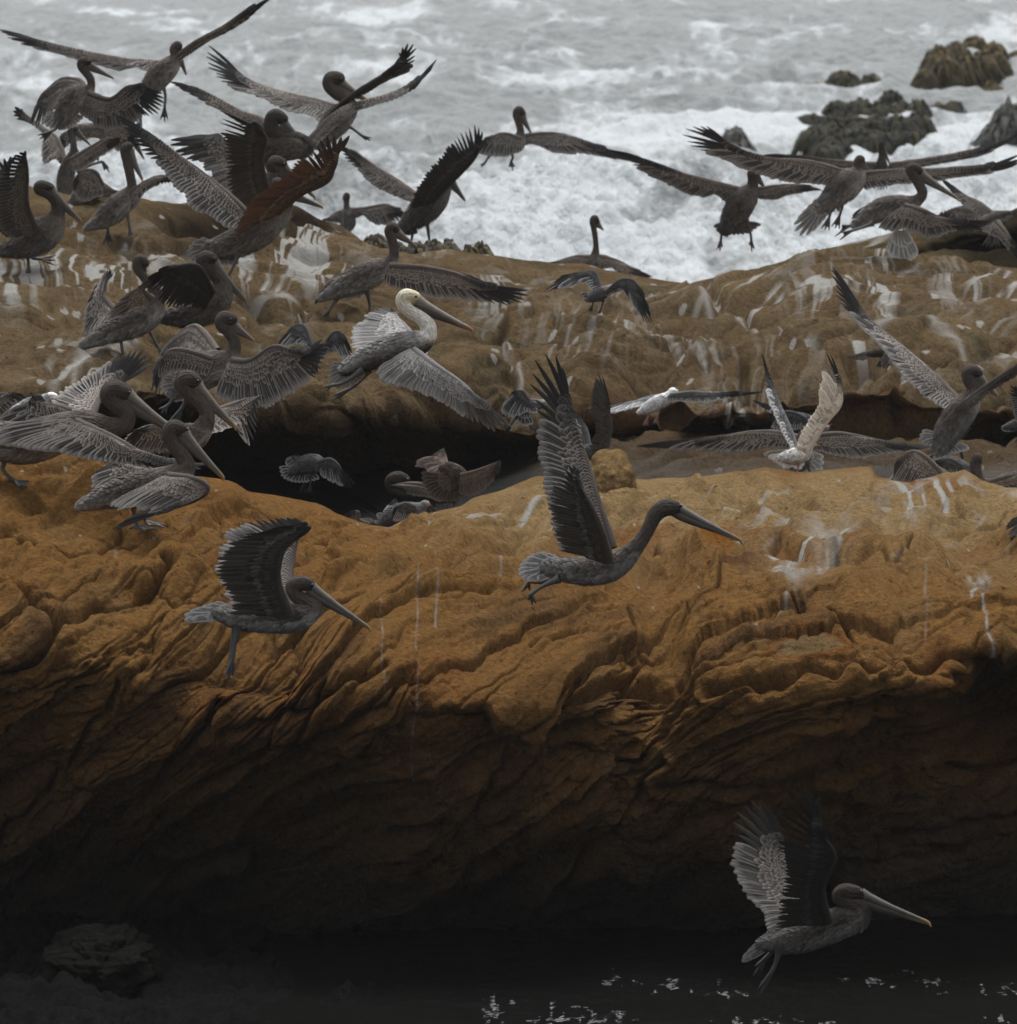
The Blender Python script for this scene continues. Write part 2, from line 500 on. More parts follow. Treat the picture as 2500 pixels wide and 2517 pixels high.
# stone colour: ochre, rusty patches, grey sand, algae near the water, plus painted cliff shade
n_a = fbm(U1 * 1.1, T1 * 1.5, 101, 4); n_b = fbm(U1 * 3.3, T1 * 4, 103, 3); n_c = fbm(A1 * 1.0, S1 * 4, 105, 3)
C = np.array([0.25, 0.132, 0.045])[None, None] * np.ones(QX.shape + (1,))


def blend(C, col, w):
    w = np.clip(w, 0, 1)[..., None]
    return C * (1 - w) + np.array(col) * w


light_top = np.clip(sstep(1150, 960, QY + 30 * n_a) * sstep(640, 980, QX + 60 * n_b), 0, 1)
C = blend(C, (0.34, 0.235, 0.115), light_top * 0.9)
C = blend(C, (0.20, 0.084, 0.027), sstep(0.15, 0.8, n_a) * 0.6)
C = blend(C, (0.21, 0.13, 0.055), sstep(0.1, 0.7, n_b) * 0.5)
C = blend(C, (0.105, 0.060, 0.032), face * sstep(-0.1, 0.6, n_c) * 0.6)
d = pdist(QX + wq, QY + wq2, [(1430, 1075), (1360, 1130), (1300, 1165)])
C = blend(C, (0.09, 0.042, 0.028), np.exp(-(d / 12) ** 2) * sstep(0, .4, n_b + .3) * .7)
d = np.hypot((QX - 1355) / 30, (QY - 1075) / 16)
C = blend(C, (0.24, 0.085, 0.014), np.exp(-d ** 2))
d = np.hypot((QX - 1530) / 62, (QY - 1252 + (QX - 1530) * 0.12) / 20)
C = blend(C, (0.19, 0.14, 0.075), sstep(1.1, 0.8, d) * .6)
C = blend(C, (0.2, 0.08, 0.025), np.exp(-((d - 1.2) / 0.2) ** 2) * 0.7)
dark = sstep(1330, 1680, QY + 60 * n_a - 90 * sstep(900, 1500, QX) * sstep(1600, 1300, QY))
C = blend(C, (0.100, 0.070, 0.046), dark * 0.93)                     # lower cliff: damp and algae, with its shade also put into the colour
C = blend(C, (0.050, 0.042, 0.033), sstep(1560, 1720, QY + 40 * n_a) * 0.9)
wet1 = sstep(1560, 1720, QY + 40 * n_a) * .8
# droppings
G = np.zeros(QX.shape)
strk = sstep(0.05, 0.75, pn(U1 * 14 + 2 * pn(U1 * 2, T1 * 3, 8), T1 * 1.6, 111) + 0.5 * pn(U1 * 33, T1 * 4, 112) + 0.1)
strd = sstep(0.15, 0.7, pn((U1 + T1 * 1.1) * 9, (T1 - U1) * 1.3, 113) + 0.5 * pn((U1 + T1) * 25, (T1 - U1) * 3, 114))
for cx_, cy_, rx_, ry_, am, dd in ((1730, 940, 65, 36, 1.9, 0), (1790, 935, 50, 35, 1.1, 0), (1890, 955, 50, 30, 1.4, 1), (1500, 1060, 50, 55, 2.2, 1), (1560, 1020, 50, 35, 1.6, 1), (1490, 1110, 30, 30, 1.6, 1),
                                   (880, 985, 110, 18, 1.2, 1), (1000, 965, 90, 25, 1.0, 1), (1200, 960, 170, 28, .9, 1), (1450, 970, 170, 30, .9, 1), (1250, 1000, 130, 20, .4, 1),
                                   (1650, 945, 60, 20, .4, 1), (1800, 1020, 110, 18, .3, 1), (1830, 1085, 40, 18, .7, 0), (420, 1000, 60, 10, .3, 1),
                                   (810, 1140, 20, 8, .6, 1), (1700, 1080, 60, 20, .25, 1), (730, 993, 30, 6, .6, 1)):
    w = np.exp(-(((QX - cx_) / rx_) ** 2 + ((QY - cy_) / ry_) ** 2) ** 1.5) * am
    G = np.maximum(G, w * (strd if dd else strk))
    if am >= 1.4: G = np.maximum(G, .7 * w / am * sstep(-.1, .5, fbm(U1 * 5, T1 * 3, 115, 3)))
for pts, w, am in (([(783, 1150), (780, 1220), (786, 1300), (778, 1390), (782, 1480)], 2.0, .30), ([(714, 1195), (716, 1260), (722, 1330)], 1.6, .30),
                   ([(1850, 1090), (1830, 1120), (1840, 1160), (1856, 1185), (1858, 1235)], 3.0, .75), ([(1738, 1110), (1742, 1160), (1741, 1218)], 2.2, .28),
                   ([(1490, 1150), (1440, 1190), (1428, 1215)], 2.2, .5), ([(818, 1150), (822, 1180), (816, 1225)], 2.5, .4), ([(940, 1065), (945, 1095)], 3, .7),
                   ([(225, 1020), (224, 1085)], 3, .3), ([(1580, 1025), (1560, 1070), (1500, 1120)], 10, .55), ([(1590, 1010), (1585, 1050)], 5, .5)):
    d = pdist(QX + wq * 0.3, QY, pts)
    G = np.maximum(G, am * np.exp(-(d / w) ** 2) * (0.5 + 0.8 * sstep(-.4, .4, pn(QX * .1, QY * .05, 9))))
spk = voro(U1 * 7, T1 * 9, 121)
G = np.maximum(G, (spk[0] < 0.035 + 0.03 * spk[2]) * (spk[2] > 0.88) * 0.7 * top)
d = np.hypot((QX - 1578) / 14, (QY - 1045 - (1578 - QX) * 1.3) / 30)
C = blend(C, (0.12, 0.125, 0.12), sstep(1.2, .7, d) * .7)
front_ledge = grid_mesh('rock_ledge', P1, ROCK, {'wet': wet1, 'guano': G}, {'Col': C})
tag(front_ledge, kind='structure')
FRONT = (B1, QX * K, QY * K)

# ------------------------------------------------------------------ middle ledge
sky3 = [(-260, 352, 60), (0, 372, 60), (60, 368, 60), (130, 372, 60), (200, 374, 60), (330, 392, 60), (400, 385, 59), (470, 392, 58.5), (560, 400, 58), (600, 422, 58), (640, 432, 58),
        (690, 462, 57.5), (715, 478, 57), (760, 494, 57), (800, 488, 57), (850, 484, 57), (900, 491, 57), (1000, 497, 57.5), (1100, 503, 58), (1180, 522, 58), (1250, 534, 58.5),
        (1290, 541, 59), (1340, 532, 59.3), (1400, 520, 59.6), (1500, 512, 60), (1600, 508, 60), (1700, 512, 60), (1800, 505, 60), (1919, 514, 60), (2200, 515, 60)]
rows = [
    [(x, y + 60, Y + 3) for x, y, Y in sky3],
    [(x, y + 6, Y + .7) for x, y, Y in sky3],
    sky3,
    [(-260, 440, 56), (350, 450, 55.8), (500, 470, 55.5), (650, 515, 55), (950, 540, 55.5), (1300, 575, 56.5), (1600, 550, 57), (2200, 555, 57.5)],
    [(-260, 560, 52.6), (300, 560, 52.8), (600, 590, 53), (950, 610, 53.6), (1300, 630, 54.5), (1919, 620, 55), (2200, 620, 55)],
    [(-260, 660, 49.8), (300, 655, 50), (650, 660, 50.5), (950, 695, 51.8), (1300, 690, 52.8), (1919, 680, 53.3), (2200, 680, 53.3)],
    [(-260, 780, 47.4), (300, 745, 48.0), (450, 775, 48.2), (600, 770, 48.4), (750, 780, 49.0), (900, 800, 50), (1000, 818, 50.5), (1100, 788, 51), (1400, 785, 51.4), (1600, 770, 51.8), (1919, 780, 52), (2200, 780, 52)],
    [(-260, 830, 48.6), (300, 815, 49.5), (450, 850, 49.5), (600, 855, 49.7), (750, 860, 50.0), (900, 845, 51.2), (1000, 838, 51.4), (1100, 822, 52.4), (1400, 820, 52.8), (1600, 800, 53.2), (1919, 815, 53.2), (2200, 815, 53.2)],
    [(-260, 880, 47.6), (300, 890, 50), (600, 905, 50.8), (900, 890, 50.8), (1100, 850, 51.2), (1400, 845, 51.6), (1919, 850, 51.6), (2200, 850, 51.6)],
    [(-260, 990, 45.6), (450, 1000, 46.5), (750, 1020, 47.2), (1000, 960, 48.6), (1300, 930, 49), (1919, 940, 49), (2200, 940, 49)],
]
B3, QX, QY = sheet(rows, -260, 2180, 1220, [12, 14, 110, 110, 110, 110, 70, 60, 60], 4)
N3 = normals(B3); T3 = tcoord(B3, 0.3); U3 = B3[..., 0]
lip = np.interp(QX[0], [-260, 300, 450, 600, 750, 900, 1000, 1100, 1400, 1600, 1919, 2200], [780, 745, 775, 770, 780, 800, 818, 788, 785, 770, 780, 780])[None, :]
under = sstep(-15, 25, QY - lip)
wx = fbm(U3 * .9, T3 * 1.2, 131, 3) * 0.35


def floor_r(x, y):
    return sstep(830, 860, y) * sstep(1000, 1100, x)


sl = 0.12 * np.sin(QX / 420.0 * math.pi + 1.0)
disp = fbm(U3 * 0.4, T3 * 0.7, 133, 2) * 0.10
b1 = billow(U3 * 0.40 + wx, (T3 + sl * 2) * 1.5 + wx * 1.2, 135, 3, 0.5)
disp += (1 - .5 * under) * (b1 - 0.9) * 0.11
f1, f2, rid = voro(U3 * 0.38 + wx, (T3 + sl * 2) * 2.4 + wx, 137)
disp += (1 - .5 * under) * (-0.06 * np.exp(-((f2 - f1) / .09) ** 2) + 0.07 * (rid - .5))
for fr, am, sd_ in ((2.6, 0.075, 141), (8.0, 0.03, 142), (21.0, 0.012, 143)):
    ph = (T3 + sl + 0.25 * fbm(U3 * .35, T3 * .5, sd_ + 3, 3)) * fr
    fp = ph - np.floor(ph)
    saw = np.where(fp < 0.8, np.sqrt(np.clip(fp / 0.8, 0, 1)), 1 - (fp - 0.8) / 0.2)
    disp += am * saw * sstep(-.4, .3, fbm(U3 * .6, T3 * 1.2, sd_ + 7, 2))
wq = 12 * pn(QX * 0.02, QY * 0.02, 83)
for pts, w, dep in (([(950, 700), (935, 640), (960, 610), (1100, 600)], 8, .15), ([(955, 720), (968, 770), (962, 800)], 6, .12), ([(640, 540), (560, 590), (480, 610)], 8, .12),
                    ([(440, 560), (540, 600), (660, 640)], 8, .12), ([(0, 620), (150, 600), (300, 640)], 8, .10), ([(0, 700), (120, 690), (260, 740)], 7, .1),
                    ([(1300, 545), (1420, 600), (1540, 670)], 8, .12), ([(1250, 600), (1400, 640), (1560, 690)], 7, .1), ([(1600, 700), (1750, 690), (1919, 650)], 9, .2),
                    ([(1500, 740), (1700, 750), (1919, 720)], 10, .22), ([(1400, 690), (1405, 760), (1380, 790)], 7, .12), ([(1010, 600), (1200, 590), (1300, 620)], 6, .08),
                    ([(1050, 680), (1200, 660), (1330, 700)], 6, .08), ([(520, 800), (700, 830), (950, 845)], 8, .15), ([(330, 420), (420, 470), (560, 470)], 8, .15)):
    d = pdist(QX + wq, QY + wq, pts)
    disp -= dep * np.exp(-(d / w) ** 2)
for cx_, cy_, rx_, ry_, am in ((400, 430, 90, 30, -.3), (1250, 760, 60, 40, -.25), (1650, 745, 220, 22, -.5), (1540, 560, 90, 30, .2), (820, 740, 120, 40, .25), (1150, 700, 110, 50, .15)):
    disp += am * np.exp(-((QX - cx_) / rx_) ** 2 - ((QY - cy_) / ry_) ** 2)
disp += fbm(U3 * 5, T3 * 9, 151, 4, .6) * 0.012
disp += floor_r(QX, QY) * (billow(U3 * 1.2, T3 * 6, 153, 3) - .8) * .12
floor = sstep(860, 900, QY - 25 * (QX > 1050) * 0)
damp = np.clip(np.abs(np.arange(B3.shape[0])[:, None] - 26) / 60.0, 0.15, 1.0) * (1 - 0.75 * floor)
P3 = B3 + N3 * (disp * damp)[..., None]
n_a = fbm(U3 * .8, T3 * 1.6, 161, 4); n_b = fbm(U3 * 2.6, T3 * 4, 163, 3); n_c = pn(U3 * .5, (T3 + sl) * 7, 165)
C = np.array([0.165, 0.116, 0.064])[None, None] * np.ones(QX.shape + (1,))
C = blend(C, (0.215, 0.155, 0.088), sstep(-.1, .7, n_a) * .7)
C = blend(C, (0.100, 0.064, 0.034), sstep(0.0, .7, n_c + .4 * n_b) * .55)
C = blend(C, (0.085, 0.078, 0.05), sstep(0.25, .9, n_b + .4 * n_a) * .5)
C = blend(C, (0.13, 0.055, 0.027), np.exp(-((QY - lip - 8) / 16) ** 2) * sstep(900, 1100, QX) * .6)
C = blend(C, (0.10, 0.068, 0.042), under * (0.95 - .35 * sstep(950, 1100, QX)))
C = blend(C, (0.030, 0.022, 0.015), np.exp(-((QX - 470) / 165) ** 4 - ((QY - 428) / 40) ** 2) * 1.5)  # dark outcrop, with the shadow of its overhang put into the colour
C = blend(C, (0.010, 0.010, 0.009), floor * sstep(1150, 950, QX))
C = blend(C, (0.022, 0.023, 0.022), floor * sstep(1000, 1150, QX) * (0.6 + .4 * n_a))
wet3 = np.clip(.45 * floor, 0, 1)
G = np.zeros(QX.shape)
Uw = U3 + .10 * fbm(U3 * 1.4, T3 * 3, 8, 3)
strk = sstep(0.0, 0.7, pn(Uw * 13, T3 * .75, 171) + 0.8 * pn(Uw * 36, T3 * 1.8, 172) + .45 * pn(U3 * 4, T3 * 5, 175) + .05)
gmk = .35 + .85 * sstep(-.15, .35, fbm(U3 * 1.8, T3 * 2.6, 176, 3))
strd = sstep(0.1, 0.7, pn((U3 * 1.0 + T3 * 2.2) * 5, (T3 * 2 - U3) * 1.0, 173) + 0.8 * pn((U3 + T3 * 2) * 14, (T3 * 2 - U3) * 2.5, 174))
for cx_, cy_, rx_, ry_, am, dd in ((130, 525, 190, 48, 1.9, 0), (20, 560, 60, 60, .9, 0), (130, 690, 110, 50, .6, 1), (40, 620, 60, 20, .5, 1), (560, 500, 110, 60, 1.9, 0), (500, 590, 70, 25, .9, 1), (300, 480, 60, 25, .8, 1),
                                   (930, 590, 45, 50, 1.1, 0), (850, 500, 110, 22, .55, 0), (1000, 540, 90, 30, .6, 1), (1120, 620, 130, 40, .75, 0), (1400, 560, 90, 40, 1.1, 1),
                                   (1290, 665, 60, 30, 1.0, 0), (1370, 750, 40, 60, 1.0, 0), (1130, 690, 60, 40, .7, 0), (1660, 560, 28, 60, 1.25, 0), (1560, 560, 70, 40, .7, 0), (1790, 560, 50, 45, 1.1, 0),
                                   (1880, 540, 60, 26, .9, 1), (1700, 525, 160, 14, .7, 1), (1600, 690, 120, 30, .6, 0), (1450, 720, 70, 40, .6, 0), (1800, 620, 130, 30, .35, 1), (1880, 660, 40, 30, .7, 1),
                                   (1200, 560, 120, 20, .6, 1), (700, 505, 50, 20, .9, 1), (520, 700, 60, 10, .3, 0), (955, 680, 16, 40, .8, 0)):
    w = np.exp(-(((QX - cx_) / rx_) ** 2 + ((QY - cy_) / ry_) ** 2) ** 1.4) * am
    G = np.maximum(G, 1.5 * w * (strd if dd else strk) * gmk)
for pts, w, am in (([(1320, 570), (1440, 630), (1545, 672)], 4, .7), ([(1640, 660), (1720, 640), (1800, 660), (1850, 690)], 3.5, .6), ([(950, 650), (955, 700), (975, 740), (968, 800)], 4, .6),
                   ([(1230, 660), (1300, 680), (1330, 700)], 4, .6), ([(100, 760), (150, 690), (260, 650)], 7, .6), ([(1080, 640), (1030, 690)], 3, .5)):
    d = pdist(QX + wq * .5, QY, pts)
    G = np.maximum(G, am * np.exp(-(d / w) ** 2))
spk = voro(U3 * 4, T3 * 7, 181)
G = np.maximum(G, (spk[0] < 0.07 + .04 * spk[2]) * (spk[2] > .6) * .75) * (1 - .9 * under * (QX < 1330)) * (1 - floor)
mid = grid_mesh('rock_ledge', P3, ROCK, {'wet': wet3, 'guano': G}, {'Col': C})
tag(mid, kind='structure')
MID = (B3, QX * K, QY * K)

# ------------------------------------------------------------------ far right mound
sky4 = [(1330, 560, 65), (1400, 528, 65), (1440, 512, 65), (1500, 492, 65), (1560, 478, 65), (1640, 455, 65), (1720, 432, 65), (1800, 412, 65), (1860, 402, 65), (1919, 400, 65), (2300, 395, 65)]
rows = [[(x, y + 40, Y + 3) for x, y, Y in sky4], [(x, y + 5, Y + .6) for x, y, Y in sky4], sky4,
        [(1330, 575, 64), (1450, 540, 63.6), (1600, 500, 63.4), (1750, 455, 63.8), (1919, 430, 64), (2300, 425, 64)],
        [(1330, 590, 63), (1450, 560, 62.6), (1600, 520, 62.4), (1750, 490, 63.6), (1919, 480, 63.9), (2300, 480, 64)],
        [(1330, 620, 61), (1600, 560, 61), (1919, 560, 61), (2300, 560, 61)]]
B4, QX, QY = sheet(rows, 1330, 2250, 420, [8, 10, 60, 60, 60], 4)
N4 = normals(B4); T4 = tcoord(B4, .4); U4 = B4[..., 0]
disp = (billow(U4 * .5, T4 * 2.2 + U4 * .35, 191, 3) - .8) * .14 + fbm(U4 * 3, T4 * 5, 192, 3) * .04
damp = np.clip(np.abs(np.arange(B4.shape[0])[:, None] - 18) / 30.0, .15, 1)
P4 = B4 + N4 * (disp * damp)[..., None]
n_a = fbm(U4 * 1.2, T4 * 2, 193, 3)
C = np.array([0.125, 0.09, 0.045])[None, None] * np.ones(QX.shape + (1,))
C = blend(C, (0.08, 0.065, .035), sstep(0, .6, n_a))
C = blend(C, (0.025, 0.022, .015), sstep(1680, 1800, QX - (QY - 440) * 1.0) * .85)
strd = sstep(.1, .7, pn((U4 + T4 * 2) * 4, (T4 * 2 - U4) * 1.0, 195) + .4 * pn((U4 + T4 * 2) * 12, (T4 * 2 - U4) * 2, 196))
G = strd * np.exp(-((QX - 1590) / 80) ** 2) * sstep(520, 480, QY) * 1.1 + strd * .5 * np.exp(-((QX - 1450) / 60) ** 2)
o = grid_mesh('rock_ledge', P4, ROCK, {'wet': 0 * G, 'guano': G}, {'Col': C}); tag(o, kind='structure')

# ------------------------------------------------------------------ sea and cove water
ys = np.concatenate([np.geomspace(62, 200, 1500), np.geomspace(205, 4000, 60)])
xx = np.linspace(-1, 1, 700)
half = np.maximum(16 * ys / 90.0, 8)
X = xx[None, :] * half[:, None]
Yg = np.broadcast_to(ys[:, None], X.shape)
# keep the ribs world-aligned in the noise itself
near = sstep(230, 150, Yg)
sw = fbm(X * .08 + 3, Yg * .16, 201, 3)
z = near * (sw * .22 + fbm(X * .45, Yg * .22 + X * .06, 203, 5, .55) * .26 + (1 - np.abs(fbm(X * .35, Yg * .30, 205, 3, .5))) * .16)
# the breaking roller: a rounded lumpy front of white water
rl = 104 + 3.0 * pn(X * .09, X * 0, 207) - .10 * X
roll = np.exp(-((Yg - rl) / 3.2) ** 2) + .6 * np.exp(-((Yg - rl + 8) / 2.2) ** 2)
lum = billow(X * .9, Yg * .45, 209, 4, .55)
z += near * roll * (.18 + .30 * lum)
z += near * sstep(128, 100, Yg) * (billow(X * .8, Yg * .45, 211, 4, .6) - .8) * .13
foam = .30 + fbm(X * .34, Yg * .075 + X * .02, 213, 5, .62) * .55 + .22 * sstep(.7, .4, billow(X * .5, Yg * .12, 214, 3))
foam += .45 * roll + sstep(116, 98, Yg) * .20
foam += .22 * sstep(.0, .6, fbm(X * .10, Yg * .10, 215, 3)) - .12 * sstep(120, 135, Yg)
# churned water round the weed rocks on the right
foam += .5 * np.exp(-((X - 5.0) / 4.0) ** 2 - ((Yg - 118) / 12) ** 2)
lines = 1 - np.minimum(np.abs(fbm(X * .5, Yg * .14, 217, 4)) * 5, 1)
foam += lines * .30 - .04
foam -= .34 * sstep(.05, .5, fbm(X * .07, Yg * .085 + X * .02, 218, 3)) * sstep(98, 106, Yg)
foam += .5 * np.exp(-((X - 6.5) / 3.0) ** 2 - ((Yg - 124) / 10) ** 2)
W = np.stack([X, Yg, SEA + z - .25], -1)
sea = grid_mesh('sea', W, SEAM, {'foam': foam}); tag(sea, kind='structure')

ys = np.linspace(20, 43.2, 620); xs = np.linspace(-6, 6, 620)
X, Yg = np.meshgrid(xs, ys)
z = .012 * fbm(X * 2.2, Yg * 1.3, 221, 4) + .006 * fbm(X * 9, Yg * 5, 223, 2)
pxx, pyy = pix(np.stack([X, Yg, X * 0 + SEA], -1))
glint = pn(X * 7, Yg * 2.0, 225) + 1.2 * pn(X * 22, Yg * 5, 226) + .4 * pn(X * 40, Yg * 14, 227)
pat = sstep(2340, 2470, pyy + 60 * pn(X * 1.2, Yg * 1.2, 228)) * sstep(900, 1500, pxx) * sstep(.1, .5, pn(X * .9 + 4, Yg * 1.0, 229) + .35)
glint = sstep(.36, .86, glint * .9 + pat * .45) * np.clip(pat + .4 * (pxx > 800) * (pyy > 2360), 0, 1) * 1.1  # pale glints on the water, painted through its foam attribute
cove = grid_mesh('water', np.stack([X, Yg, SEA + z], -1), POOL, {'foam': glint}); tag(cove, kind='structure')

# low wet reef, bottom left
xs = np.linspace(-5, 2.2, 520); ys = np.linspace(34.5, 42, 420)
X, Yg = np.meshgrid(xs, ys)
z = SEA - .05 + .10 * fbm(X * 1.4, Yg * .9, 231, 4) + .07 * (billow(X * 3, Yg * 2, 233, 4, .6) - .7) + .03 * fbm(X * 9, Yg * 6, 234, 3) + .12 * sstep(-.7, -2.2, X) - .22 * sstep(-1.1, .4, X) - .03
C = np.array([.010, .0105, .010])[None, None] * np.ones(X.shape + (1,))
C = blend(C, (.012, .012, .011), sstep(.1, .7, fbm(X * 3, Yg * 2, 235, 3)))
o = grid_mesh('reef', np.stack([X, Yg, z], -1), ROCK, {'wet': X * 0 + .12, 'guano': X * 0}, {'Col': C}); tag(o, kind='structure')


# ------------------------------------------------------------------ separate boulders
def lump(name, px, py, Y, rx, ry, rz, mat, seed, col, n=150, amp=.25, fr=1.6, base=None, wet=.6, flat=0.0):
    """a closed, noise-carved rock; px, py, Y its centre; radii in metres"""
    c = PT(px, py, Y)
    th = np.linspace(0, math.pi, n); ph = np.linspace(0, 2 * math.pi, 2 * n)
    PH, TH = np.meshgrid(ph, th)
    d = np.stack([np.sin(TH) * np.cos(PH), np.sin(TH) * np.sin(PH), np.cos(TH)], -1)
    # seamless: mix noises of the three axis planes
    nz = (billow(d[..., 0] * fr + seed, d[..., 2] * fr, seed, 3) + billow(d[..., 1] * fr + seed, d[..., 2] * fr * 1.1, seed + 1, 3)) * .5 - .7
    nz = nz + .5 * fbm(d[..., 0] * fr * 2 + d[..., 1], d[..., 2] * fr * 2 - d[..., 1], seed + 5, 3) * .5
    r = 1 + amp * nz
    p = d * r[..., None] * np.array([rx, ry, rz])
    C = np.array(col)[None, None] * (1 + .35 * fbm(d[..., 0] * 4, d[..., 2] * 5 + d[..., 1] * 3, seed + 9, 3))[..., None]
    o = grid_mesh(name, p, mat, {'wet': p[..., 0] * 0 + wet, 'guano': p[..., 0] * 0}, {'Col': np.clip(C, .004, 1)})
    o.location = Vector(c)
    return o


o = lump('boulder', 1496, 1190, 46.3, .155, .35, .19, ROCK, 301, (.25, .165, .078), amp=.14, fr=.8, wet=0)
tag(o, 'smooth ochre boulder standing up from the ledge crest behind the long-necked flying pelican', 'boulder')
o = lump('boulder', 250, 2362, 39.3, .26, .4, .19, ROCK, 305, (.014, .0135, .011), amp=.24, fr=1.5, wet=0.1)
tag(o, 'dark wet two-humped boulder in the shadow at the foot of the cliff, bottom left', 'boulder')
# ------------------------------------------------------------------ plumage materials
def feather_material():
    m, t, b, N = nt('feathers')
    c1 = N('ShaderNodeAttribute', attribute_name='Col')
    c2 = N('ShaderNodeAttribute', attribute_name='Edge')
    uv = N('ShaderNodeAttribute', attribute_name='fuv')
    sx = N('ShaderNodeSeparateXYZ'); t.links.new(uv.outputs['Vector'], sx.inputs[0])
    du = math_n(t, 'ABSOLUTE', math_n(t, 'SUBTRACT', sx.outputs[0], 0.5))
    e1 = N('ShaderNodeMapRange'); t.links.new(du, e1.inputs[0]); e1.inputs[1].default_value = 0.20; e1.inputs[2].default_value = 0.46
    e2 = N('ShaderNodeMapRange'); t.links.new(sx.outputs[1], e2.inputs[0]); e2.inputs[1].default_value = 0.80; e2.inputs[2].default_value = 0.97
    e = math_n(t, 'MAXIMUM', math_n(t, 'MULTIPLY', e1.outputs[0], math_n(t, 'MULTIPLY_ADD', sx.outputs[1], 0.8)), e2.outputs[0])
    e.node.inputs[1].links[0].from_node
    e = math_n(t, 'MULTIPLY', e, sx.outputs[2], True)
    c = mixc(t, e, c1.outputs['Color'], c2.outputs['Color'])
    sh = math_n(t, 'LESS_THAN', du, 0.05)
    c = mixc(t, math_n(t, 'MULTIPLY', sh, 0.22), c, c2.outputs['Color'])
    tc = N('ShaderNodeTexCoord')
    n = N('ShaderNodeTexNoise', Scale=60.0, Detail=4.0, Roughness=0.7); t.links.new(tc.outputs['Object'], n.inputs[0])
    f = math_n(t, 'MULTIPLY_ADD', n.outputs[0], 1.0); f.node.inputs[2].default_value = 0.5
    cc = N('ShaderNodeCombineColor')
    for i in range(3): t.links.new(f, cc.inputs[i])
    c = mixc(t, 1.0, c, cc.outputs[0], 'MULTIPLY')
    t.links.new(c, b.inputs['Base Color'])
    b.inputs['Roughness'].default_value = 0.72
    b.inputs['Specular IOR Level'].default_value = 0.3
    # barbs: fine slanting ribs either side of the shaft
    ph = math_n(t, 'SINE', math_n(t, 'ADD', math_n(t, 'MULTIPLY', sx.outputs[1], 190.0), math_n(t, 'MULTIPLY', du, -60.0)))
    bp = N('ShaderNodeBump', Strength=0.35, Distance=0.002)
    t.links.new(ph, bp.inputs['Height'])
    t.links.new(bp.outputs[0], b.inputs['Normal'])
    return m


def plumage_material():
    """contour feathers of the body and neck: small overlapping scales over the vertex colours"""
    m, t, b, N = nt('plumage')
    c1 = N('ShaderNodeAttribute', attribute_name='Col')
    uv = N('ShaderNodeAttribute', attribute_name='fuv')
    v = N('ShaderNodeTexVoronoi', Scale=1.0, Randomness=1.0)
    t.links.new(uv.outputs['Vector'], v.inputs['Vector'])
    tc = N('ShaderNodeTexCoord')
    n = N('ShaderNodeTexNoise', Scale=45.0, Detail=5.0, Roughness=0.7); t.links.new(tc.outputs['Object'], n.inputs[0])
    f = math_n(t, 'ADD', math_n(t, 'MULTIPLY', v.outputs['Distance'], 0.75), math_n(t, 'MULTIPLY', n.outputs[0], 1.0))
    f = math_n(t, 'ADD', f, 0.12)
    cc = N('ShaderNodeCombineColor')
    for i in range(3): t.links.new(f, cc.inputs[i])
    c = mixc(t, 1.0, c1.outputs['Color'], cc.outputs[0], 'MULTIPLY')
    t.links.new(c, b.inputs['Base Color'])
    b.inputs['Roughness'].default_value = 0.85
    b.inputs['Specular IOR Level'].default_value = 0.2
    bp = N('ShaderNodeBump', Strength=0.6, Distance=0.012)
    t.links.new(math_n(t, 'ADD', v.outputs['Distance'], math_n(t, 'MULTIPLY', n.outputs[0], .6)), bp.inputs['Height'])
    t.links.new(bp.outputs[0], b.inputs['Normal'])
    return m


def skin_material():
    m, t, b, N = nt('bill_and_skin')
    c1 = N('ShaderNodeAttribute', attribute_name='Col')
    tc = N('ShaderNodeTexCoord')
    n = N('ShaderNodeTexNoise', Scale=50.0, Detail=4.0); t.links.new(tc.outputs['Object'], n.inputs[0])
    f = math_n(t, 'MULTIPLY_ADD', n.outputs[0], 0.9); f.node.inputs[2].default_value = 0.55
    cc = N('ShaderNodeCombineColor')
    for i in range(3): t.links.new(f, cc.inputs[i])
    t.links.new(mixc(t, 1.0, c1.outputs['Color'], cc.outputs[0], 'MULTIPLY'), b.inputs['Base Color'])
    b.inputs['Roughness'].default_value = 0.5
    bp = N('ShaderNodeBump', Strength=0.3, Distance=0.004)
    t.links.new(n.outputs[0], bp.inputs['Height']); t.links.new(bp.outputs[0], b.inputs['Normal'])
    return m


def eye_material():
    m, t, b, N = nt('eye')
    b.inputs['Base Color'].default_value = (0.012, 0.01, 0.008, 1)
    b.inputs['Roughness'].default_value = 0.12
    return m


FEATH = feather_material(); PLUM = plumage_material(); SKIN = skin_material(); EYE = eye_material()

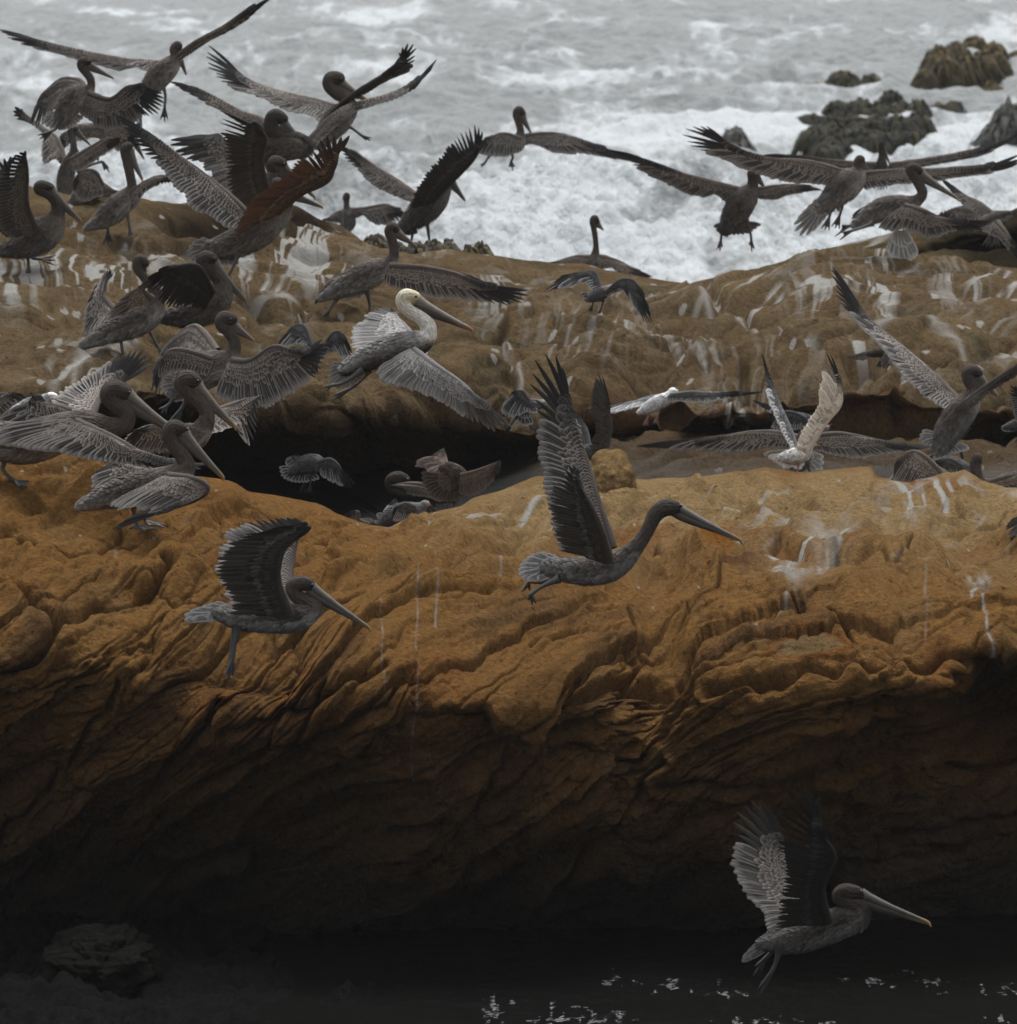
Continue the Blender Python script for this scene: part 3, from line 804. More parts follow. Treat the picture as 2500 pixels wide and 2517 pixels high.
# name: covert, covert edge, secondary, sec edge, primary, prim edge, under covert, under band, body back, belly, neck, head, tail, tail edge
PAL = {
    'juv': dict(cov=(.095, .076, .065), ce=(.46, .415, .38), sec=(.045, .040, .037), se=(.40, .375, .355), pri=(.022, .020, .020), pe=(.075, .07, .068),
                uc=(.085, .070, .060), ub=(.22, .205, .19), us=(.085, .075, .068), back=(.105, .090, .080), rump=(.22, .21, .20), belly=(.36, .35, .335), neck=(.085, .069, .060),
                head=(.050, .041, .036), tail=(.22, .215, .21), te=(.62, .61, .60), bill=(.15, .135, .115), tip=(.30, .18, .07), pouch=(.07, .062, .055), leg=(.09, .088, .085), foot=(.09, .095, .10), cut=1),
    'dark': dict(cov=(.070, .056, .048), ce=(.30, .265, .24), sec=(.05, .043, .038), se=(.19, .175, .16), pri=(.016, .015, .015), pe=(.05, .047, .045),
                 uc=(.045, .038, .033), ub=(.10, .092, .085), us=(.04, .035, .03), back=(.07, .058, .05), rump=(.10, .09, .085), belly=(.16, .15, .14), neck=(.05, .042, .037),
                 head=(.042, .035, .03), tail=(.06, .055, .05), te=(.15, .14, .135), bill=(.10, .095, .088), tip=(.22, .13, .06), pouch=(.05, .046, .043), leg=(.07, .06, .055), foot=(.12, .07, .05), cut=1),
    'rust': dict(cov=(.10, .055, .03), ce=(.28, .15, .07), sec=(.13, .07, .04), se=(.26, .16, .09), pri=(.03, .02, .015), pe=(.12, .06, .03),
                 uc=(.10, .062, .038), ub=(.24, .16, .10), us=(.13, .068, .038), back=(.075, .058, .048), rump=(.13, .12, .11), belly=(.24, .225, .21), neck=(.05, .042, .037),
                 head=(.042, .035, .03), tail=(.13, .12, .115), te=(.38, .37, .36), bill=(.11, .105, .10), tip=(.30, .15, .06), pouch=(.06, .055, .05), leg=(.09, .08, .07), foot=(.20, .08, .045), cut=1),
    'adult': dict(cov=(.20, .195, .19), ce=(.56, .55, .54), sec=(.14, .135, .13), se=(.36, .355, .35), pri=(.05, .05, .05), pe=(.22, .22, .22),
                  uc=(.12, .11, .10), ub=(.2, .19, .18), us=(.1, .095, .09), back=(.22, .215, .21), rump=(.30, .295, .29), belly=(.075, .062, .055), neck=(.78, .77, .74),
                  head=(.68, .62, .42), tail=(.20, .195, .19), te=(.42, .41, .41), bill=(.22, .20, .18), tip=(.33, .12, .07), pouch=(.035, .026, .022), leg=(.08, .08, .08), foot=(.08, .08, .08), cut=1),
    'slate': dict(cov=(.085, .085, .088), ce=(.11, .11, .115), sec=(.06, .06, .062), se=(.62, .62, .62), pri=(.018, .018, .019), pe=(.04, .04, .04),
                  uc=(.07, .07, .07), ub=(.09, .09, .09), us=(.06, .06, .06), back=(.10, .10, .105), rump=(.15, .15, .155), belly=(.16, .16, .165), neck=(.13, .13, .135),
                  head=(.30, .30, .30), tail=(.025, .025, .025), te=(.6, .6, .6), bill=(.50, .05, .03), tip=(.03, .02, .02), pouch=(.45, .05, .03), leg=(.03, .03, .03), foot=(.03, .03, .03), cut=0),
    'white': dict(cov=(.16, .165, .175), ce=(.19, .19, .20), sec=(.2, .2, .21), se=(.88, .88, .88), pri=(.02, .02, .02), pe=(.05, .05, .05),
                  uc=(.84, .83, .80), ub=(.86, .85, .83), us=(.78, .77, .75), back=(.14, .145, .15), rump=(.88, .88, .88), belly=(.88, .88, .87), neck=(.82, .82, .82),
                  head=(.82, .82, .81), tail=(.82, .82, .82), te=(.82, .82, .82), bill=(.55, .38, .06), tip=(.5, .12, .04), pouch=(.5, .35, .06), leg=(.42, .20, .18), foot=(.42, .20, .18), cut=0),
    'brown': dict(cov=(.085, .062, .050), ce=(.20, .155, .125), sec=(.05, .038, .032), se=(.13, .10, .085), pri=(.028, .023, .020), pe=(.06, .05, .045),
                  uc=(.09, .07, .06), ub=(.13, .105, .09), us=(.08, .065, .055), back=(.09, .070, .058), rump=(.09, .07, .058), belly=(.11, .09, .075), neck=(.10, .08, .07),
                  head=(.10, .08, .07), tail=(.035, .028, .024), te=(.16, .12, .10), bill=(.05, .04, .035), tip=(.03, .02, .02), pouch=(.05, .04, .035), leg=(.05, .045, .04), foot=(.05, .045, .04), cut=0),
}

def shade_pal(src, k, keep=('tip',)):
    return {a: (v if a in keep or a == 'cut' else tuple(k * x for x in v)) for a, v in PAL[src].items()}


PAL['juv_shaded'] = shade_pal('juv', .55)  # juvenile colours darkened to stand in for shade on one bird
PAL['white2'] = dict(PAL['white'], back=(.86, .86, .86))


class MB:
    """collects strips and tubes with per-vertex colours into ONE mesh"""
    def __init__(s):
        s.v = []; s.f = []; s.c = []; s.e = []; s.u = []

    def add(s, P, c, e, u):
        nv, nu = P.shape[:2]
        o = sum(len(a) for a in s.v)
        s.v.append(P.reshape(-1, 3))
        for lst, a in ((s.c, c), (s.e, e), (s.u, u)):
            lst.append(np.broadcast_to(np.asarray(a, float), (nv, nu, 3)).reshape(-1, 3))
        i = np.arange(nu * nv).reshape(nv, nu) + o
        s.f.append(np.stack([i[:-1, :-1], i[1:, :-1], i[1:, 1:], i[:-1, 1:]], -1).reshape(-1, 4))

    def build(s, name, mat, root, label=None):
        V = np.concatenate(s.v); F = np.concatenate(s.f)
        c0 = V.mean(0)
        V = V - np.array(root.location if root else (0, 0, 0))
        me = bpy.data.meshes.new(name)
        me.vertices.add(len(V)); me.vertices.foreach_set('co', V.reshape(-1).astype(np.float32))
        me.loops.add(F.size); me.loops.foreach_set('vertex_index', F.reshape(-1).astype(np.int32))
        me.polygons.add(len(F))
        me.polygons.foreach_set('loop_start', np.arange(0, F.size, 4, dtype=np.int32))
        me.polygons.foreach_set('loop_total', np.full(len(F), 4, dtype=np.int32))
        me.update(calc_edges=True)
        me.polygons.foreach_set('use_smooth', np.ones(len(F), dtype=bool))
        for k, a in (('Col', s.c), ('Edge', s.e)):
            A = np.concatenate(a); A = np.concatenate([A, np.ones((len(A), 1))], 1)
            me.attributes.new(k, 'FLOAT_COLOR', 'POINT').data.foreach_set('color', A.astype(np.float32).reshape(-1))
        me.attributes.new('fuv', 'FLOAT_VECTOR', 'POINT').data.foreach_set('vector', np.concatenate(s.u).astype(np.float32).reshape(-1))
        me.materials.append(mat)
        o = bpy.data.objects.new(name, me)
        COL.objects.link(o)
        o.parent = root
        if label: o['label'] = label
        return o


def crom(pts, n):
    """Catmull-Rom through the rows of pts, n samples in all"""
    p = np.asarray(pts, float)
    if len(p) == 1: return np.repeat(p, n, 0)
    m = len(p) - 1
    t = np.linspace(0, m, n)
    i = np.clip(t.astype(int), 0, m - 1); f = (t - i)[:, None]
    p0 = p[np.maximum(i - 1, 0)]; p1 = p[i]; p2 = p[i + 1]; p3 = p[np.minimum(i + 2, m)]
    return 0.5 * ((2 * p1) + (-p0 + p2) * f + (2 * p0 - 5 * p1 + 4 * p2 - p3) * f * f + (-p0 + 3 * p1 - 3 * p2 + p3) * f ** 3)


def along(poly, u):
    """point at arc fraction u of a dense polyline"""
    d = np.concatenate([[0], np.cumsum(np.linalg.norm(np.diff(poly, axis=0), axis=1))])
    d /= d[-1] + 1e-12
    return np.stack([np.interp(u, d, poly[:, k]) for k in range(3)], -1)


def unit(v):
    return v / (np.linalg.norm(v, axis=-1, keepdims=True) + 1e-12)


def loft(mb, C, R, col, uvs=(1, 1), nseg=22, sq=1.0, rough=0.0, seed=0, belly=None, bm=None):
    """tube through centres C (n,3) with radii R; sq squashes it in depth"""
    n = len(C)
    T = unit(np.gradient(C, axis=0))
    view = np.array([0, 1.0, 0.0])
    B = np.cross(T, view); B = unit(B + 1e-6)
    D = unit(np.cross(B, T))
    a = np.linspace(0, 2 * math.pi, nseg + 1)
    L = np.concatenate([[0], np.cumsum(np.linalg.norm(np.diff(C, axis=0), axis=1))])
    Rr = np.broadcast_to(R[:, None], (n, nseg + 1)).copy()
    if rough:
        na = fbm(np.cos(a)[None] * 2.2 + L[:, None] * 14, np.sin(a)[None] * 2.2 + L[:, None] * 9, seed, 3)
        Rr *= 1 + rough * na
    P = C[:, None] + Rr[..., None] * (np.cos(a)[None, :, None] * B[:, None] + sq * np.sin(a)[None, :, None] * D[:, None])
    c = np.broadcast_to(np.asarray(col)[:, None] if np.ndim(col) == 2 else np.asarray(col), (n, nseg + 1, 3)).copy()
    if belly is not None:
        dirz = (P - C[:, None])[..., 2] / (Rr + 1e-9)
        w = sstep(0.15, -0.6, dirz) * bm[:, None]
        c = c * (1 - w[..., None]) + np.array(belly) * w[..., None]
    u = np.zeros((n, nseg + 1, 3)); u[..., 0] = L[:, None] * uvs[0]; u[..., 1] = np.cos(a)[None] * R.max() * uvs[1]; u[..., 2] = np.sin(a)[None] * R.max() * uvs[1]
    mb.add(P, c, c, u)


def feather(mb, root, tip, w, nrm, c, e, es, curve, tilt, pointed, rnd, k=7):
    ax = tip - root; L = np.linalg.norm(ax)
    if L < 1e-4: return
    ax = ax / L
    sd = unit(np.cross(ax, nrm)); nn = unit(np.cross(sd, ax))
    v = np.linspace(0, 1, k)
    v = 1 - (1 - v) ** 1.5
    if pointed:
        prof = np.interp(v, [0, .3, .6, .85, 1], [.5, .95, 1, .65, .10])
    else:
        prof = np.interp(v, [0, .3, .8, .93, 1], [.6, .95, 1, .75, .28])
    q = np.array([-1, -.45, 0, .45, 1])
    bow = np.sin(v * math.pi) * curve * L
    arch = np.sin(v * math.pi * .5) ** 2 * .02 * L * rnd
    P = (root + ax * (v * L)[:, None])[:, None] + (q[None] * prof[:, None] * w * .5 + bow[:, None])[..., None] * sd \
        + ((1 - q ** 2)[None] * w * .07 + q[None] * tilt * w + arch[:, None])[..., None] * nn
    u = np.zeros((k, 5, 3)); u[..., 0] = (q[None] + 1) / 2; u[..., 1] = v[:, None]; u[..., 2] = es
    mb.add(P, c, e, u)


class Bird:
    def __init__(s, kind, label, cat, group, Y, crop, pal, seed, scale=1.0):
        s.ox, s.oy, s.s = crop
        s.Y = Y; s.pal = PAL[pal]; s.rng = random.Random(seed); s.seed = seed
        s.mpp = Y / FPX * s.s                        # metres per crop pixel
        s.kind, s.label, s.cat, s.group = kind, label, cat, group
        s.root = None

    def w(s, p):
        p = list(p)
        dz = p[2] if len(p) > 2 else 0.0
        return PT(s.ox + p[0] * s.s, s.oy + p[1] * s.s, s.Y + dz)

    def begin(s, base):
        s.root = bpy.data.objects.new(s.kind, None)
        COL.objects.link(s.root)
        s.root.location = Vector(s.w(base))
        s.root.empty_display_size = .1
        tag(s.root, s.label, s.cat, s.group)

    def body(s, pts, nk, headlight=None, sq=.85):
        """pts: (x, y, r[, dz]) from rump to face; nk = index where the neck starts"""
        pl = s.pal
        m = len(pts)
        rows = []
        for p in pts:
            c = s.w((p[0], p[1], p[3] if len(p) > 3 else 0))
            rows.append([*c, p[2] * s.mpp])
        first = rows[0]; last = rows[-1]
        cols = []
        for i in range(m):
            if i < nk:
                f = i / max(nk - 1, 1)
                a, b = np.array(pl['rump']), np.array(pl['back'])
                cols.append(a + (b - a) * min(1, f * 1.8))
            else:
                f = (i - nk) / max(m - 1 - nk, 1)
                a, b = np.array(pl['neck']), np.array(pl['head'])
                cols.append(a + (b - a) * f ** 2)
        rows = np.array(rows)
        n = (m - 1) * 9 + 1
        Q = crom(rows, n)
        ci = np.linspace(0, m - 1, n)
        cols = np.array(cols)
        # crisper change at the neck base of the white-necked adult
        cc = np.stack([np.interp(ci, np.arange(m), cols[:, k]) for k in range(3)], -1)
        R = np.maximum(Q[:, 3], .002)
        # rounded caps
        k = 5
        def cap(c, r, d):
            t = np.linspace(1, 0.05, k)
            return c + d * (np.sqrt(1 - t ** 2)[:, None]) * r, r * t
        T0 = unit(Q[0, :3] - Q[1, :3]); T1_ = unit(Q[-1, :3] - Q[-2, :3])
        c0, r0 = cap(Q[0, :3], R[0], T0); c1, r1 = cap(Q[-1, :3], R[-1], T1_)
        C = np.concatenate([c0[::-1][:-1], Q[:, :3], c1[1:]]); RR = np.concatenate([r0[::-1][:-1], R, r1[1:]])
        cc = np.concatenate([np.repeat(cc[:1], k - 1, 0), cc, np.repeat(cc[-1:], k - 1, 0)])
        idx = np.concatenate([np.zeros(k - 1), ci, np.full(k - 1, m - 1.0)])
        bm = 1 - sstep(nk - 0.6, nk + .3, idx)
        mb = MB()
        loft(mb, C, RR, cc, uvs=(34, 60), nseg=26, sq=sq, rough=.03, seed=s.seed, belly=pl['belly'], bm=bm)
        # loose contour feathers lying back along the trunk
        n0 = sum(1 for i in idx if i < nk)
        Tt = unit(np.gradient(C, axis=0)); view = np.array([0, 1.0, 0]); Bv = unit(np.cross(Tt, view)); Dv = unit(np.cross(Bv, Tt))
        for row in range(2, n0 - 1):
            for j in range(15):
                a = 2 * math.pi * (j + .5 * (row % 2)) / 15 + s.rng.uniform(-.1, .1)
                o = math.cos(a) * Bv[row] + sq * math.sin(a) * Dv[row]
                r = RR[row]
                p0 = C[row] + o * r * .97
                L = s.rng.uniform(.04, .065) * (1 if pl['cut'] else .55)
                rr = np.interp(row - 1.6, np.arange(len(RR)), RR)
                tipv = p0 - Tt[row] * L + o * (.006)
                cz = sstep(.15, -.6, o[2])
                c = np.array(cc[row]) * (1 - cz) + np.array(pl['belly']) * cz
                c = c * s.rng.uniform(.75, 1.15)
                feather(mb, p0, tipv, .024 * (1 if pl['cut'] else .6), o, c * s.rng.uniform(.55, 1.0), c * 2.4 + .05, .85, 0, 0, False, 0, 4)
        s.bodyC, s.bodyR = C, RR
        o = mb.build('body', PLUM if False else PLUM2, s.root)
        s.head = (rows[-2, :3] + rows[-1, :3]) / 2
        return o

    def eye(s, x, y, r=None, side=-1, dz=0):
        """eyes on both sides of the head"""
        for sd in ((-1, 1) if r != 0 else (side,)):
            c = s.w((x, y, dz)); rad = s.headr * .88
            c = c + np.array([0, sd * rad, 0.0])
            mb = MB()
            er = .0085 if s.pal['cut'] else .006
            th = np.linspace(0, math.pi, 9); ph = np.linspace(0, 2 * math.pi, 13)
            PH, TH = np.meshgrid(ph, th)
            mb.add(c + er * np.stack([np.sin(TH) * np.cos(PH), np.sin(TH) * np.sin(PH), np.cos(TH)], -1), (.01, .01, .01), (0, 0, 0), (0, 0, 0))
            mb.build('eye', EYE, s.root)

    def bill(s, bx, by, tx, ty, r, dzt=0, pouch=1.0, dz0=0, up=1):
        """upper mandible with hooked nail, and the pouched lower one"""
        pl = s.pal
        a = s.w((bx, by, dz0)); b = s.w((tx, ty, dzt))
        ax = b - a; L = np.linalg.norm(ax); ax /= L
        dn = np.array([0, 0, -1.0]); dn = unit(dn - ax * dn.dot(ax))
        if up < 0: dn = -dn
        R = r * s.mpp
        t = np.linspace(0, 1, 22)
        # upper
        rad = R * np.interp(t, [0, .12, .4, .9, .97, 1], [.72, .52, .34, .20, .21, .05])
        hook = (.10 * L if not pl['cut'] else .045 * L)
        C = a + ax * (t * L)[:, None] + dn * (-R * .26 * (1 - t) ** 2 * 1.0 + hook * sstep(.93, 1, t))[:, None]
        col = np.array(pl['bill']) * (1 - sstep(.75, .98, t))[:, None] + np.array(pl['tip']) * sstep(.75, .98, t)[:, None]
        mb = MB(); loft(mb, C, rad, col, nseg=14, sq=.8)
        # ridge line along the top
        C2 = C - dn * (rad * .82)[:, None]
        loft(mb, C2, rad * .30, col * 1.5, nseg=8, sq=.8)
        mb.build('bill', SKIN, s.root)
        rad = R * np.interp(t, [0, .1, .3, .6, .95, 1], [.62, .60, .50, .30, .12, .03]) * (1 if pl['cut'] else .8)
        sag = R * np.interp(t, [0, .1, .3, .6, 1], [.50, .62, .56 * pouch, .36 * pouch, .2])
        C = a + ax * (t * L * .965)[:, None] + dn * sag[:, None]
        col = np.array(pl['pouch']) * (1 - sstep(.6, .98, t))[:, None] + np.array(pl['tip']) * .7 * sstep(.6, .98, t)[:, None]
        mb = MB(); loft(mb, C, rad, col, nseg=14, sq=.62)
        mb.build('pouch' if pl['cut'] else 'lower_bill', SKIN, s.root)

    def wing(s, lead, trail, side='top', n=30, fing=9, cov=1.0, wid=1.0, flip=1, shade=1.0, pal=None, fsp=None, thick=1.0):
        """lead: shoulder-elbow-wrist-hand points; trail: feather tips from the body out to the wing tip"""
        pl = PAL[pal] if pal else s.pal; rg = s.rng
        Ld = crom([s.w(p) for p in lead], 60)
        Tr = crom([s.w(p) for p in trail], 90)
        mb = MB()
        cut = pl['cut']
        small = 1.0 if cut else .6
        mid_l = along(Ld, np.array([.5]))[0]; mid_t = along(Tr, np.array([.5]))[0]
        chord = unit(mid_t - mid_l); span = unit(Ld[-1] - Ld[0])
        nrm = unit(np.cross(span, chord))
        if nrm[1] > 0: nrm = -nrm                      # towards the viewer's side
        if side == 'top':
            fc = dict(c=pl['cov'], e=pl['ce'], s=pl['sec'], se=pl['se'], p=pl['pri'], pe=pl['pe'])
            bc = dict(c=pl['uc'], e=pl['ub'], s=pl['us'], se=pl['us'], p=pl['pri'], pe=pl['pe'])
        else:
            fc = dict(c=pl['uc'], e=pl['ub'], s=pl['us'], se=tuple(np.array(pl['us']) * 1.7), p=tuple(np.array(pl['pri']) * 1.2), pe=pl['pe'])
            bc = dict(c=pl['cov'], e=pl['ce'], s=pl['sec'], se=pl['se'], p=pl['pri'], pe=pl['pe'])
        nf = fing
        tt = np.linspace(0, 1, n)
        # tips: even along the trailing polyline; roots bunch at the hand
        frac = 1 - nf / n
        ru = np.where(tt < frac, tt / frac * .70, .70 + (tt - frac) / (1 - frac) * .30)
        fs = fsp if fsp else min(.5, 1.2 * nf / n)
        gmap = lambda q: np.where(q < frac, q / frac * (1 - fs), 1 - fs + (q - frac) / (1 - frac) * fs)
        Tips = along(Tr, gmap(tt)); Roots = along(Ld, ru)
        gap = np.linalg.norm(np.gradient(Tips, axis=0), axis=1)
        Roots_in = Roots + (Tips - Roots) * 0.04
        jit = lambda q: rg.uniform(-q, q)
        for i in range(n):
            pr = i >= n - nf
            prim = (i - (n - nf)) / max(nf, 1)
            c = np.array(fc['p'] if pr else fc['s']) * shade; e = np.array(fc['pe'] if pr else fc['se']) * shade
            if pr and prim < .3: c = (c + np.array(fc['s']) * shade) / 2
            c = c * rg.uniform(.65, 1.3)
            L = np.linalg.norm(Tips[i] - Roots_in[i])
            w = gap[i] * 1.45 if not pr else min(gap[i] * 1.25, (.027 if cut else .016) * wid)
            w = min(max(w, .010 * small), .085 * small * wid)
            tip = Roots_in[i] + (Tips[i] - Roots_in[i]) * (1 + jit(.045)) + nrm * jit(.006)
            off = nrm * (.0012 * (i % 3) - .001)
            feather(mb, Roots_in[i] + off, tip + off, w, nrm, c, e, .85 if not pr else .5, flip * (.03 if pr else .02) * (1 + jit(.5)), .10 * flip, pr, 1, 9)
        # coverts, both faces
        up_n = 5 if cut else 3
        for face_, F, sg in (('f', fc, 1), ('b', bc, -1)):
            rowsC = [(.56, 1.05, 0), (.43, 1.2, 1), (.32, 1.35, 2), (.22, 1.5, 3), (.13, 1.6, 4)][: (5 if cut else 4)]
            for f, dn_, ri in rowsC:
                k = int(n * dn_ * .8)
                tk = np.linspace(0, 1, k)
                rk = np.where(tk < frac, tk / frac * .70, .70 + (tk - frac) / (1 - frac) * .30)
                Tk = along(Tr, gmap(tk)); Rk = along(Ld, np.clip(rk, 0, 1))
                gk = np.linalg.norm(np.gradient(Tk, axis=0), axis=1)
                for i in range(k):
                    ff = f * cov * (1 + jit(.12)) * (1 - .38 * sstep(.65, 1, tk[i]))
                    a = Rk[i] + (Tk[i] - Rk[i]) * (ff * .25 - .02); b = Rk[i] + (Tk[i] - Rk[i]) * ff
                    dark = sstep(.72, 1, tk[i])
                    c = np.array(F['c']) * (1 - dark) + np.array(F['p']) * dark * 1.3
                    e = np.array(F['e']) * (1 - dark) + np.array(F['pe']) * dark * 1.3
                    if side == 'under' and sg > 0 and ri in (1,): c = c * .4 + np.array(F['e']) * .6
                    if ri == 0: c = (c + np.array(F['s'])) * .5
                    c = c * (1.18 if ri % 2 else .8)
                    c = c * shade * rg.uniform(.6, 1.35); e = e * shade * rg.uniform(.7, 1.3)
                    off = nrm * sg * (.004 + .0035 * ri + .001 * (i % 2)) * small
                    wv = max(gk[i] * (1 - ff * .55) * 1.5, .014 * small)
                    feather(mb, a + off * .6, b + off, min(wv, .05 * small), nrm * sg, c, e, (.8 if side == 'top' or sg < 0 else .35) * (1 if cut else .25), jit(.03), .09 * flip * sg, False, .5, 5)
        # the arm itself under the leading edge
        LL = Ld[:56]
        rr = np.interp(np.linspace(0, 1, len(LL)), [0, .3, .7, 1], [.026, .020, .013, .004]) * small * thick
        col = np.array(fc['c']) * shade * .95
        loft(mb, LL, rr, np.repeat(col[None], len(LL), 0) * (1 - .5 * sstep(.6, 1, np.linspace(0, 1, len(LL))))[:, None], uvs=(40, 60), nseg=12, sq=.8, rough=.12, seed=s.seed)
        # skin sheet between arm and feather bases, so nothing shows between them
        k = 26
        q = np.linspace(0, .93, k); A = along(Ld, q)
        tq = np.where(q < .70, q / .70 * frac, frac + (q - .70) / .30 * (1 - frac)); B = along(Tr, gmap(tq))
        for sg in (1, -1):
            f = np.linspace(0, .40, 5)
            Pm = A[:, None] + (B - A)[:, None] * f[None, :, None] + nrm * sg * .0025 * small
            cc_ = np.array((fc if sg > 0 else bc)['s']) * shade
            u = np.zeros((k, 5, 3)); u[..., 0] = .3; u[..., 1] = .2
            mb.add(Pm, cc_, cc_, u)
        return mb.build('wing', FEATH, s.root)

    def tail(s, base, tips, n=13, wid=.036, pale=1.0, pts=False):
        pl = s.pal
        Tr = crom([s.w(p) for p in tips], 60)
        b = s.w(base)
        small = 1 if pl['cut'] else .75
        mb = MB()
        chord = unit(Tr.mean(0) - b); span = unit(Tr[-1] - Tr[0] + 1e-6)
        nrm = unit(np.cross(span, chord));
        if nrm[1] > 0: nrm = -nrm
        for lay in (0, 1):
            for i in range(n):
                f = i / (n - 1)
                tp = along(Tr, np.array([f]))[0]
                rt = b + (f - .5) * span * .05 * small
                if lay: tp = rt + (tp - rt) * (.50 + s.rng.uniform(-.05, .05))
                c = np.array(pl['tail'] if not lay else pl['rump']) * s.rng.uniform(.85, 1.15) * pale; e = np.array(pl['te']) * pale
                off = nrm * (.0015 * (i % 2) + .004 * lay)
                feather(mb, rt + off, tp + off, wid * small, nrm, c, e, .9, s.rng.uniform(-.02, .02), .08, False, .5, 7)
                if lay: feather(mb, rt - off, tp - off, wid * small, -nrm, c * .8, e * .8, .6, 0, .08, False, .5, 7)
        return mb.build('tail', FEATH, s.root)

    def leg(s, pts, spread=.30, toe=1.0, toes=None):
        """tube along pts, then a webbed foot continuing the last segment (or to the given toe tips)"""
        pl = s.pal; small = 1 if pl['cut'] else .55
        Pw = np.array([s.w(p) for p in pts])
        C = crom(Pw, 14)
        n = len(C)
        rr = np.interp(np.linspace(0, 1, n), [0, .25, .6, 1], [.026, .014, .0095, .011]) * small
        mb = MB(); loft(mb, C, rr, np.array(pl['leg']), uvs=(30, 40), nseg=10)
        lg = mb.build('leg', SKIN, s.root)
        an = Pw[-1]
        if toes:
            tips = [s.w(p) for p in toes]
        else:
            d = unit(Pw[-1] - Pw[-2]); sd = unit(np.cross(d, np.array([0, 1.0, 0])))
            L = .105 * toe * small
            tips = [an + L * (math.cos(a) * d + math.sin(a) * sd) + np.array([0, dy, 0]) for a, dy in ((-spread, -.02), (0, 0), (spread, .02))]
        mb = MB()
        for tp in tips:
            C = an + (tp - an) * np.linspace(0, 1, 8)[:, None]
            loft(mb, C, np.interp(np.linspace(0, 1, 8), [0, .8, 1], [.009, .006, .002]) * small, np.array(pl['foot']) * .8, nseg=8)
        for t0, t1 in zip(tips[:-1], tips[1:]):
            q = np.linspace(0, 1, 6)
            edge = t0[None] * (1 - q)[:, None] + t1[None] * q[:, None]
            edge = an + (edge - an) * (1 - .25 * np.sin(q * math.pi))[:, None] * .93
            for o_ in (.0015, -.0015):
                Pm = an + (edge - an)[None] * np.linspace(.05, 1, 5)[:, None, None] + np.array([0, 0, o_])
                mb.add(Pm, np.array(pl['foot']), (0, 0, 0), (0, 0, 0))
        ft = mb.build('foot', SKIN, s.root)
        ft.parent = lg
        return lg


def plum2():
    """plumage with both small contour feathers (fuv as a feather uv would clash), so colour only"""
    return plumage_material()


PLUM2 = PLUM


def depth_at(S, px, py):
    """depth of the ledge surface shown at a photo pixel"""
    P, X, Yp = S
    rx, ry = pix(P)
    sub = (slice(28, None, 2), slice(None, None, 2))
    d = (rx[sub] - px) ** 2 + (ry[sub] - py) ** 2
    i = np.unravel_index(np.argmin(d), d.shape)
    return float(P[sub][i][1]) - .25


# photo crops the outlines were read from: x, y of the corner and photo pixels per crop pixel
A_ = (0, 0, .36477); B_ = (400, 0, .41688); C_ = (1100, 200, .41688); D_ = (1700, 0, .41688); E_ = (0, 600, .41420)
F_ = (600, 600, .38824); G_ = (1200, 800, .41420); H_ = (1800, 600, .36477); I_ = (0, 1200, .52110); J_ = (1500, 1200, .52110)
L_ = (1700, 1850, .36477); M_ = (20, 120, .21886); N_ = (420, 240, .25013); O_ = (2000, 350, .26055); Q_ = (820, 1060, .26055)
SEED = [100]


def make(kind, label, Y, crop, pal, body, nk, bill=None, eye=None, wings=(), tail=None, legs=(), group=None, cat=None, base=None, sq=.85, headr=.035, facing=None):
    SEED[0] += 1
    cat = cat or {'pelican': 'pelican', 'gull': 'gull'}[kind]
    b = Bird(kind, label, cat, group, Y, crop, pal, SEED[0])
    b.headr = max(p[2] for p in body[-2:]) * b.mpp * sq
    b.begin(base or body[0][:2])
    b.body(body, nk, sq=sq)
    if bill: b.bill(**bill) if isinstance(bill, dict) else b.bill(*bill)
    if eye: b.eye(*eye)
    for w in wings: b.wing(**w)
    if tail: b.tail(**tail)
    for l in legs:
        b.leg(**l) if isinstance(l, dict) else b.leg(l)
    return b
# ------------------------------------------------------------------ the birds, near to far
GP = 'brown pelicans scattering off the shore rocks'
GG = 'gulls flying up among the pelicans'
hero = make('pelican', 'dark pelican flying with neck stretched forward and both wings straight up', 40.0, G_, 'juv',
    [(400, 1442, 40), (500, 1450, 68), (620, 1452, 82), (720, 1430, 84), (800, 1385, 72), (860, 1325, 54), (915, 1255, 43), (955, 1185, 42), (990, 1120, 48), (1040, 1082, 53), (1095, 1082, 46)], 5,
    bill=(1105, 1088, 1512, 1282, 44), eye=(1135, 1068), group=GP,
    wings=[dict(lead=[(735, 1320, .12), (650, 1060, .2), (575, 800, .3), (505, 610, .36), (465, 500, .4)],
                trail=[(420, 1330, .12), (345, 1020, .2), (325, 900, .25), (298, 760, .3), (293, 640, .33), (300, 560, .36), (270, 440, .38), (258, 310, .4), (290, 205, .4), (370, 160, .4), (437, 248, .4)], side='top', n=34, fing=8, fsp=.42, shade=.75),
           dict(lead=[(715, 1400, -.12), (665, 1220, -.25), (600, 1070, -.35), (540, 960, -.4), (515, 900, -.42)],
                trail=[(440, 1335, -.12), (405, 1240, -.2), (375, 1120, -.28), (365, 1050, -.33), (395, 950, -.36), (430, 870, -.38), (480, 830, -.4), (530, 850, -.42)], side='under', n=30, fing=7, fsp=.3, shade=1.15)],
    tail=dict(base=(410, 1430), tips=[(370, 1365), (285, 1350), (200, 1400), (176, 1470), (220, 1505), (290, 1505)], n=14, pale=1.35),
    legs=[dict(pts=[(420, 1500, -.05), (320, 1545, -.05), (250, 1595, -.05)], toes=[(232, 1625, -.05), (262, 1655, -.02), (285, 1645, .02)]),
          dict(pts=[(400, 1500, .08), (300, 1520, .08), (240, 1515, .08)], toes=[(196, 1580, .06), (215, 1570, .1), (245, 1570, .12)])])
